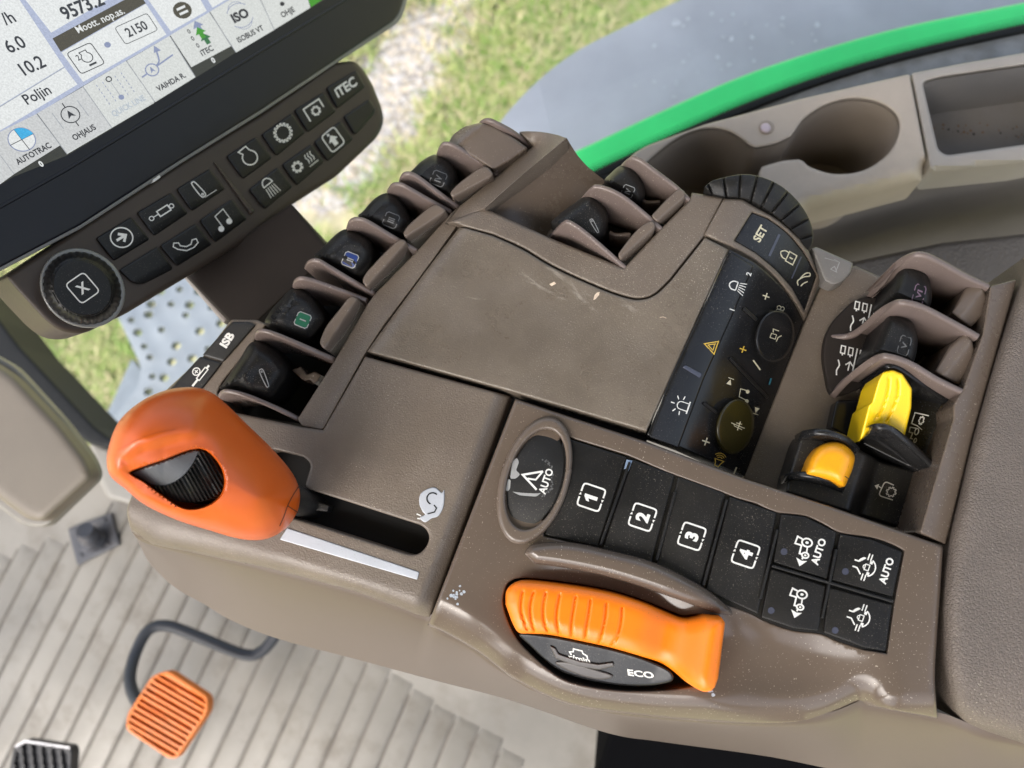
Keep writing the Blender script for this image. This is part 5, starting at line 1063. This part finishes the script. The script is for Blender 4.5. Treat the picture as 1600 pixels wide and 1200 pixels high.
# glass leans outward from the seal
GLn = np.array([.0, .62, .785]); g0 = WFm.at(1200, 155, 2)[0]
e_a, e_b = WFm.at(900, 285, 2)[0], WFm.at(1700, 25, 2)[0]; gd = e_b-e_a; gd /= np.linalg.norm(gd); gu = np.array([.1, .75, 1.0]); gu -= gd*(gu@gd); gu /= np.linalg.norm(gu)
gm = bpy.data.materials.new('window_glass'); M['window_glass'] = gm; gm.use_nodes = True; t_ = gm.node_tree; t_.nodes.remove(t_.nodes['Principled BSDF'])
tr_ = t_.nodes.new('ShaderNodeBsdfTransparent'); tr_.inputs[0].default_value = (.985, .99, .99, 1); gl_ = t_.nodes.new('ShaderNodeBsdfGlossy'); gl_.inputs['Roughness'].default_value = .02; mx_ = t_.nodes.new('ShaderNodeMixShader'); mx_.inputs[0].default_value = .02
t_.links.new(tr_.outputs[0], mx_.inputs[1]); t_.links.new(gl_.outputs[0], mx_.inputs[2]); t_.links.new(mx_.outputs[0], t_.nodes['Material Output'].inputs[0])
Wl = WFm.at(le[:, 0], le[:, 1], 2)
mb = MB(); n_ = len(Wl); V = list(Wl-gu*.01)+list(Wl+gu*.55); V2_ = [p+np.cross(gd, gu)*.005 for p in V]
mb.add(V+V2_, [(i, i+1, n_+i+1, n_+i) for i in range(n_-1)]+[(2*n_+i, 2*n_+i+1, 3*n_+i+1, 3*n_+i) for i in range(n_-1)]); mb.build('glass', 'window_glass', wt)
# dotted ceramic border: rows of dots that shrink away from the seal
mb = MB(); Ls = np.concatenate([[0], np.cumsum(np.linalg.norm(np.diff(Wl, axis=0), axis=1))]); nrm = np.cross(gd, gu)
if nrm@(CAM-g0) < 0: nrm = -nrm
V = []; Fc = []
for r_ in range(4):
    rad_ = [.0008, .00065, .0005, .00035][r_]
    for s_ in np.arange(.0 + (r_ % 2)*.0009, Ls[-1], .0018):
        p = A([np.interp(s_, Ls, Wl[:, k]) for k in range(3)])+gu*(.0004+r_*.0016)+nrm*.0003; n0 = len(V)
        for k in range(6): an = k*math.pi/3; V.append(p+(gd*math.cos(an)+gu*math.sin(an))*rad_)
        Fc.append(tuple(range(n0, n0+6)))
mb.add(V, Fc); mb.build('dotted_border', 'seal', wt)
# fender
FF = level(-420)
fen = thing('rear_fender', 'grey blue rear fender with a bright green edge seen through the window', 'fender', FF.at(1100, 80)[0])
fo_ = np.vstack([spl([(700, 330), (770, 210), (800, 168), (850, 118), (905, 78), (980, 40), (1050, 6), (1120, -25), (1250, -70), (1500, -120), (1800, -160)], False, 6), spl([(1800, 20), (1600, 30), (1425, 62), (1294, 100), (1162, 145), (1031, 205), (930, 255), (840, 320)], False, 6)])
ot = A([(700, 330), (770, 210), (800, 168), (850, 118), (905, 78), (980, 40), (1050, 6), (1120, -25), (1250, -70), (1500, -120), (1800, -160)])
mb = MB(); mb.relief(FF, [fo_], lambda x, y: -18*(1-np.clip(dseg(x, y, ot)/150, 0, 1))**2, step=14, wall=60)
# dust smudges on the fender
for k in range(46):
    c_ = A([RNG.uniform(960, 1290), RNG.uniform(20, 150)]); c_[1] = np.clip(c_[1], 0, 300)
    if not inside(c_[:1], c_[1:], fo_)[0] or dseg(c_[:1], c_[1:], ue)[0] < 12: continue
    r_ = RNG.uniform(1.5, 5); mb.flat(FF, lambda x, y: -18*(1-np.clip(dseg(x, y, ot)/150, 0, 1))**2, c_+np.stack([np.cos(np.arange(7)*.9), np.sin(np.arange(7)*.9)], 1)*r_*(.5+.7*RNG.random((7, 1))), 1, 1.)
mb.build('fender_top', [mat('fender_grey', (.30, .325, .37), .5, .15, 60, .10, 9, .0, grime=.0), mat('dust_pale', (.40, .43, .48), .8, var=.2, vscale=80)], fen)
GF = level(-300)
go_ = np.vstack([ue, (le+A([0, 14]))[::-1]])
mb = MB(); mb.relief(GF, [go_], 0, 4, 4, step=12, wall=30); mb.build('fender_edge', mat('fender_green', (.04, .72, .19), .35, var=.06, vscale=20), fen)
# perforated step platform and hand rail
PL = level(-820)
plat = thing('step_platform', 'pale blue grey perforated step platform outside the cab', 'platform', PL.at(270, 560)[0])
ho_ = [(236, 475), (267, 475), (296, 476), (205, 500), (232, 491), (290, 492), (215, 519), (252, 515), (312, 517), (225, 541), (275, 540), (234, 558), (256, 590), (238, 588), (232, 612), (330, 480), (345, 505), (325, 545), (300, 560), (290, 590), (268, 565), (262, 625), (310, 455), (280, 452), (250, 455)]
mb = MB(); mb.relief(PL, [fil([(176, 478), (250, 430), (330, 395), (420, 500), (380, 640), (210, 720), (150, 690), (216, 604), (221, 579), (217, 564)], 4)]+[ell(c_[0], c_[1], 5.5 if k % 2 else 7.5, 4.5 if k % 2 else 6, -20, 14) for k, c_ in enumerate(ho_)], lambda x, y: sum(2.5*np.exp(-((A(x)-c_[0])**2+(A(y)-c_[1])**2)/120.) for c_ in ho_), 3, 1.5, step=7, wall=14, hole_edge=2); mb.build('deck', mat('platform_grey', (.26, .30, .34), .5, .1, 100, .05, 20), plat)
mb = MB(); mb.relief(level(-835), [fil([(206, 560), (223, 580), (218, 606), (154, 690), (140, 686), (170, 640)], 4)], 0, 3, 2, step=8, wall=40); mb.build('flange', mat('platform_side', (.21, .25, .29), .5), plat)
mb = MB(); mb.tube([level(-700).at(-60, 575)[0], level(-700).at(0, 540)[0], level(-700).at(60, 500)[0], level(-690).at(130, 440)[0]], .0165, n=16); tag(mb.build('hand_rail', mat('rail_grey', (.15, .18, .21), .45)), 'grey round hand rail outside the window at the left', 'rail')
# ground with gravel and grass
GZ = -1900; GR_ = level(GZ)
g = bpy.data.materials.new('ground_mix'); M['ground_mix'] = g; g.use_nodes = True; t = g.node_tree; N = t.nodes; b_ = N['Principled BSDF']; tc = N.new('ShaderNodeTexCoord'); Lk = t.links.new
def nz(sc, det=6, ro=.6): n = N.new('ShaderNodeTexNoise'); n.inputs['Scale'].default_value = sc; n.inputs['Detail'].default_value = det; n.inputs['Roughness'].default_value = ro; Lk(tc.outputs['Object'], n.inputs['Vector']); return n.outputs['Fac']
def mr(s_, a_, c_, d_=0., e_=1.): r = N.new('ShaderNodeMapRange'); r.inputs[1].default_value = a_; r.inputs[2].default_value = c_; r.inputs[3].default_value = d_; r.inputs[4].default_value = e_; Lk(s_, r.inputs[0]); return r.outputs[0]
def mx(f, p, q_):
    x = N.new('ShaderNodeMix'); x.data_type = 'RGBA'; Lk(f, x.inputs[0])
    for i, v in ((6, p), (7, q_)):
        if isinstance(v, tuple): x.inputs[i].default_value = v+(1,)
        else: Lk(v, x.inputs[i])
    return x.outputs[2]
vo = N.new('ShaderNodeTexVoronoi'); vo.inputs['Scale'].default_value = 38; Lk(tc.outputs['Object'], vo.inputs['Vector'])
sep = N.new('ShaderNodeSeparateColor'); Lk(vo.outputs['Color'], sep.inputs[0])
grav = mx(sep.outputs[0], (.26, .25, .235), (.50, .485, .46)); grav = mx(mr(vo.outputs['Distance'], .0, .5), grav, (.26, .235, .19))
gras = mx(mr(nz(60, 4), .35, .65), (.42, .40, .19), (.31, .39, .12)); gras = mx(mr(nz(9, 5), .42, .60), gras, (.60, .54, .33))
ga, gb_ = GR_.at(470, 330)[0], GR_.at(690, 40)[0]; gc_ = (ga+gb_)/2; gang = math.atan2((gb_-ga)[1], (gb_-ga)[0])
mpn = N.new('ShaderNodeMapping'); mpn.vector_type = 'TEXTURE'; mpn.inputs['Location'].default_value = gc_.tolist(); mpn.inputs['Rotation'].default_value = (0, 0, gang); mpn.inputs['Scale'].default_value = (.62, .17, 1); Lk(tc.outputs['Object'], mpn.inputs[0])
ln_ = N.new('ShaderNodeVectorMath'); ln_.operation = 'LENGTH'; Lk(mpn.outputs[0], ln_.inputs[0])
ad_ = N.new('ShaderNodeMath'); ad_.operation = 'MULTIPLY_ADD'; Lk(nz(6, 6, .65), ad_.inputs[0]); ad_.inputs[1].default_value = 1.6; Lk(mr(ln_.outputs['Value'], 0, 2.0, -.52, .25), ad_.inputs[2])
Lk(mx(mr(ad_.outputs[0], .42, .72), grav, gras), b_.inputs['Base Color']); b_.inputs['Roughness'].default_value = .9
mb = MB(); s_ = 30; mb.add([(-s_, -s_, GZ/1000), (s_, -s_, GZ/1000), (s_, s_, GZ/1000), (-s_, s_, GZ/1000)], [(0, 1, 2, 3)]); struct(mb.build('ground', 'ground_mix'))
def clump(name, boxes, dens, mk, mats):
    mb = MB(); V = []; Fc = []; mi = []
    for (x0, y0, x1, y1) in boxes:
        for k in range(int(dens*(x1-x0)*(y1-y0)/1e4)):
            p = GR_.at(RNG.uniform(x0, x1), RNG.uniform(y0, y1))[0]; mk(p, V, Fc, mi)
    mb.add(V, Fc); mb.m = mi; return mb.build(name, mats, None, 180)
def gmask(p):
    d = p-gc_; c_, s_ = math.cos(gang), math.sin(gang); return math.hypot((d[0]*c_+d[1]*s_)/.62, (-d[0]*s_+d[1]*c_)/.17)
def blade(p, V, Fc, mi):
    if gmask(p)+RNG.normal(0, .35) < 1.25: return
    col = int(RNG.integers(0, 3))
    for k in range(5):
        a_ = RNG.uniform(0, 6.28); L_ = RNG.uniform(.03, .07); w_ = .003; d_ = A([math.cos(a_), math.sin(a_), 0]); s2 = np.cross(d_, Z)*w_; n0 = len(V); q0 = p+RNG.normal(0, .012, 3)*A([1, 1, 0])
        V.extend([q0-s2, q0+s2, q0+d_*L_*.5+Z*L_*.6+s2*.7, q0+d_*L_*.5+Z*L_*.6-s2*.7, q0+d_*L_+Z*L_*.75]); Fc.extend([(n0, n0+1, n0+2, n0+3), (n0+3, n0+2, n0+4)]); mi.extend([col, col])
def stone(p, V, Fc, mi):
    if gmask(p)+RNG.normal(0, .35) > 1.1: return
    r_ = RNG.uniform(.006, .016); n0 = len(V); col = int(RNG.integers(0, 3)); T_ = [(1, 0, 0), (0, 1, 0), (-1, 0, 0), (0, -1, 0), (0, 0, .7)]
    an = RNG.uniform(0, 6.28); c_, s2 = math.cos(an), math.sin(an)
    for (x, y, z) in T_: V.append(p+A([x*c_-y*s2, x*s2+y*c_, z])*r_*RNG.uniform(.7, 1.2))
    for k in range(4): Fc.append((n0+k, n0+(k+1) % 4, n0+4)); mi.append(col)
BX = [(430, -40, 1080, 330), (-20, 380, 230, 700), (250, 380, 520, 480)]
struct(clump('grass', BX, 330, blade, [mat('blade_green', (.20, .33, .06), .6), mat('blade_lime', (.36, .40, .14), .6), mat('blade_straw', (.55, .49, .28), .6)]), 'stuff')
struct(clump('gravel', BX, 420, stone, [mat('stone_light', (.48, .465, .45), .4), mat('stone_mid', (.32, .30, .28), .45), mat('stone_tan', (.50, .44, .35), .5)]), 'stuff')
# unseen cab roof and posts, added to block zenith light and break up reflections
mb = MB()
def boxm(x0, y0, z0, x1, y1, z1): mb.add([(x, y, z) for z in (z0, z1) for x, y in ((x0, y0), (x1, y0), (x1, y1), (x0, y1))], [(0, 1, 2, 3), (7, 6, 5, 4), (0, 1, 5, 4), (1, 2, 6, 5), (2, 3, 7, 6), (3, 0, 4, 7)])
boxm(-.8, -.55, .95, .5, .62, 1.0)
for x_, y_ in ((-.8, -.62), (.42, -.62), (.46, .62), (-.2, -.60)): boxm(x_, y_, -.3, x_+.07, y_+.07, .949)
struct(mb.build('unseen_roof_posts', mat('headliner', (.20, .175, .145), .8)))
for o in bpy.data.objects:
    if 'org' in o: del o['org']
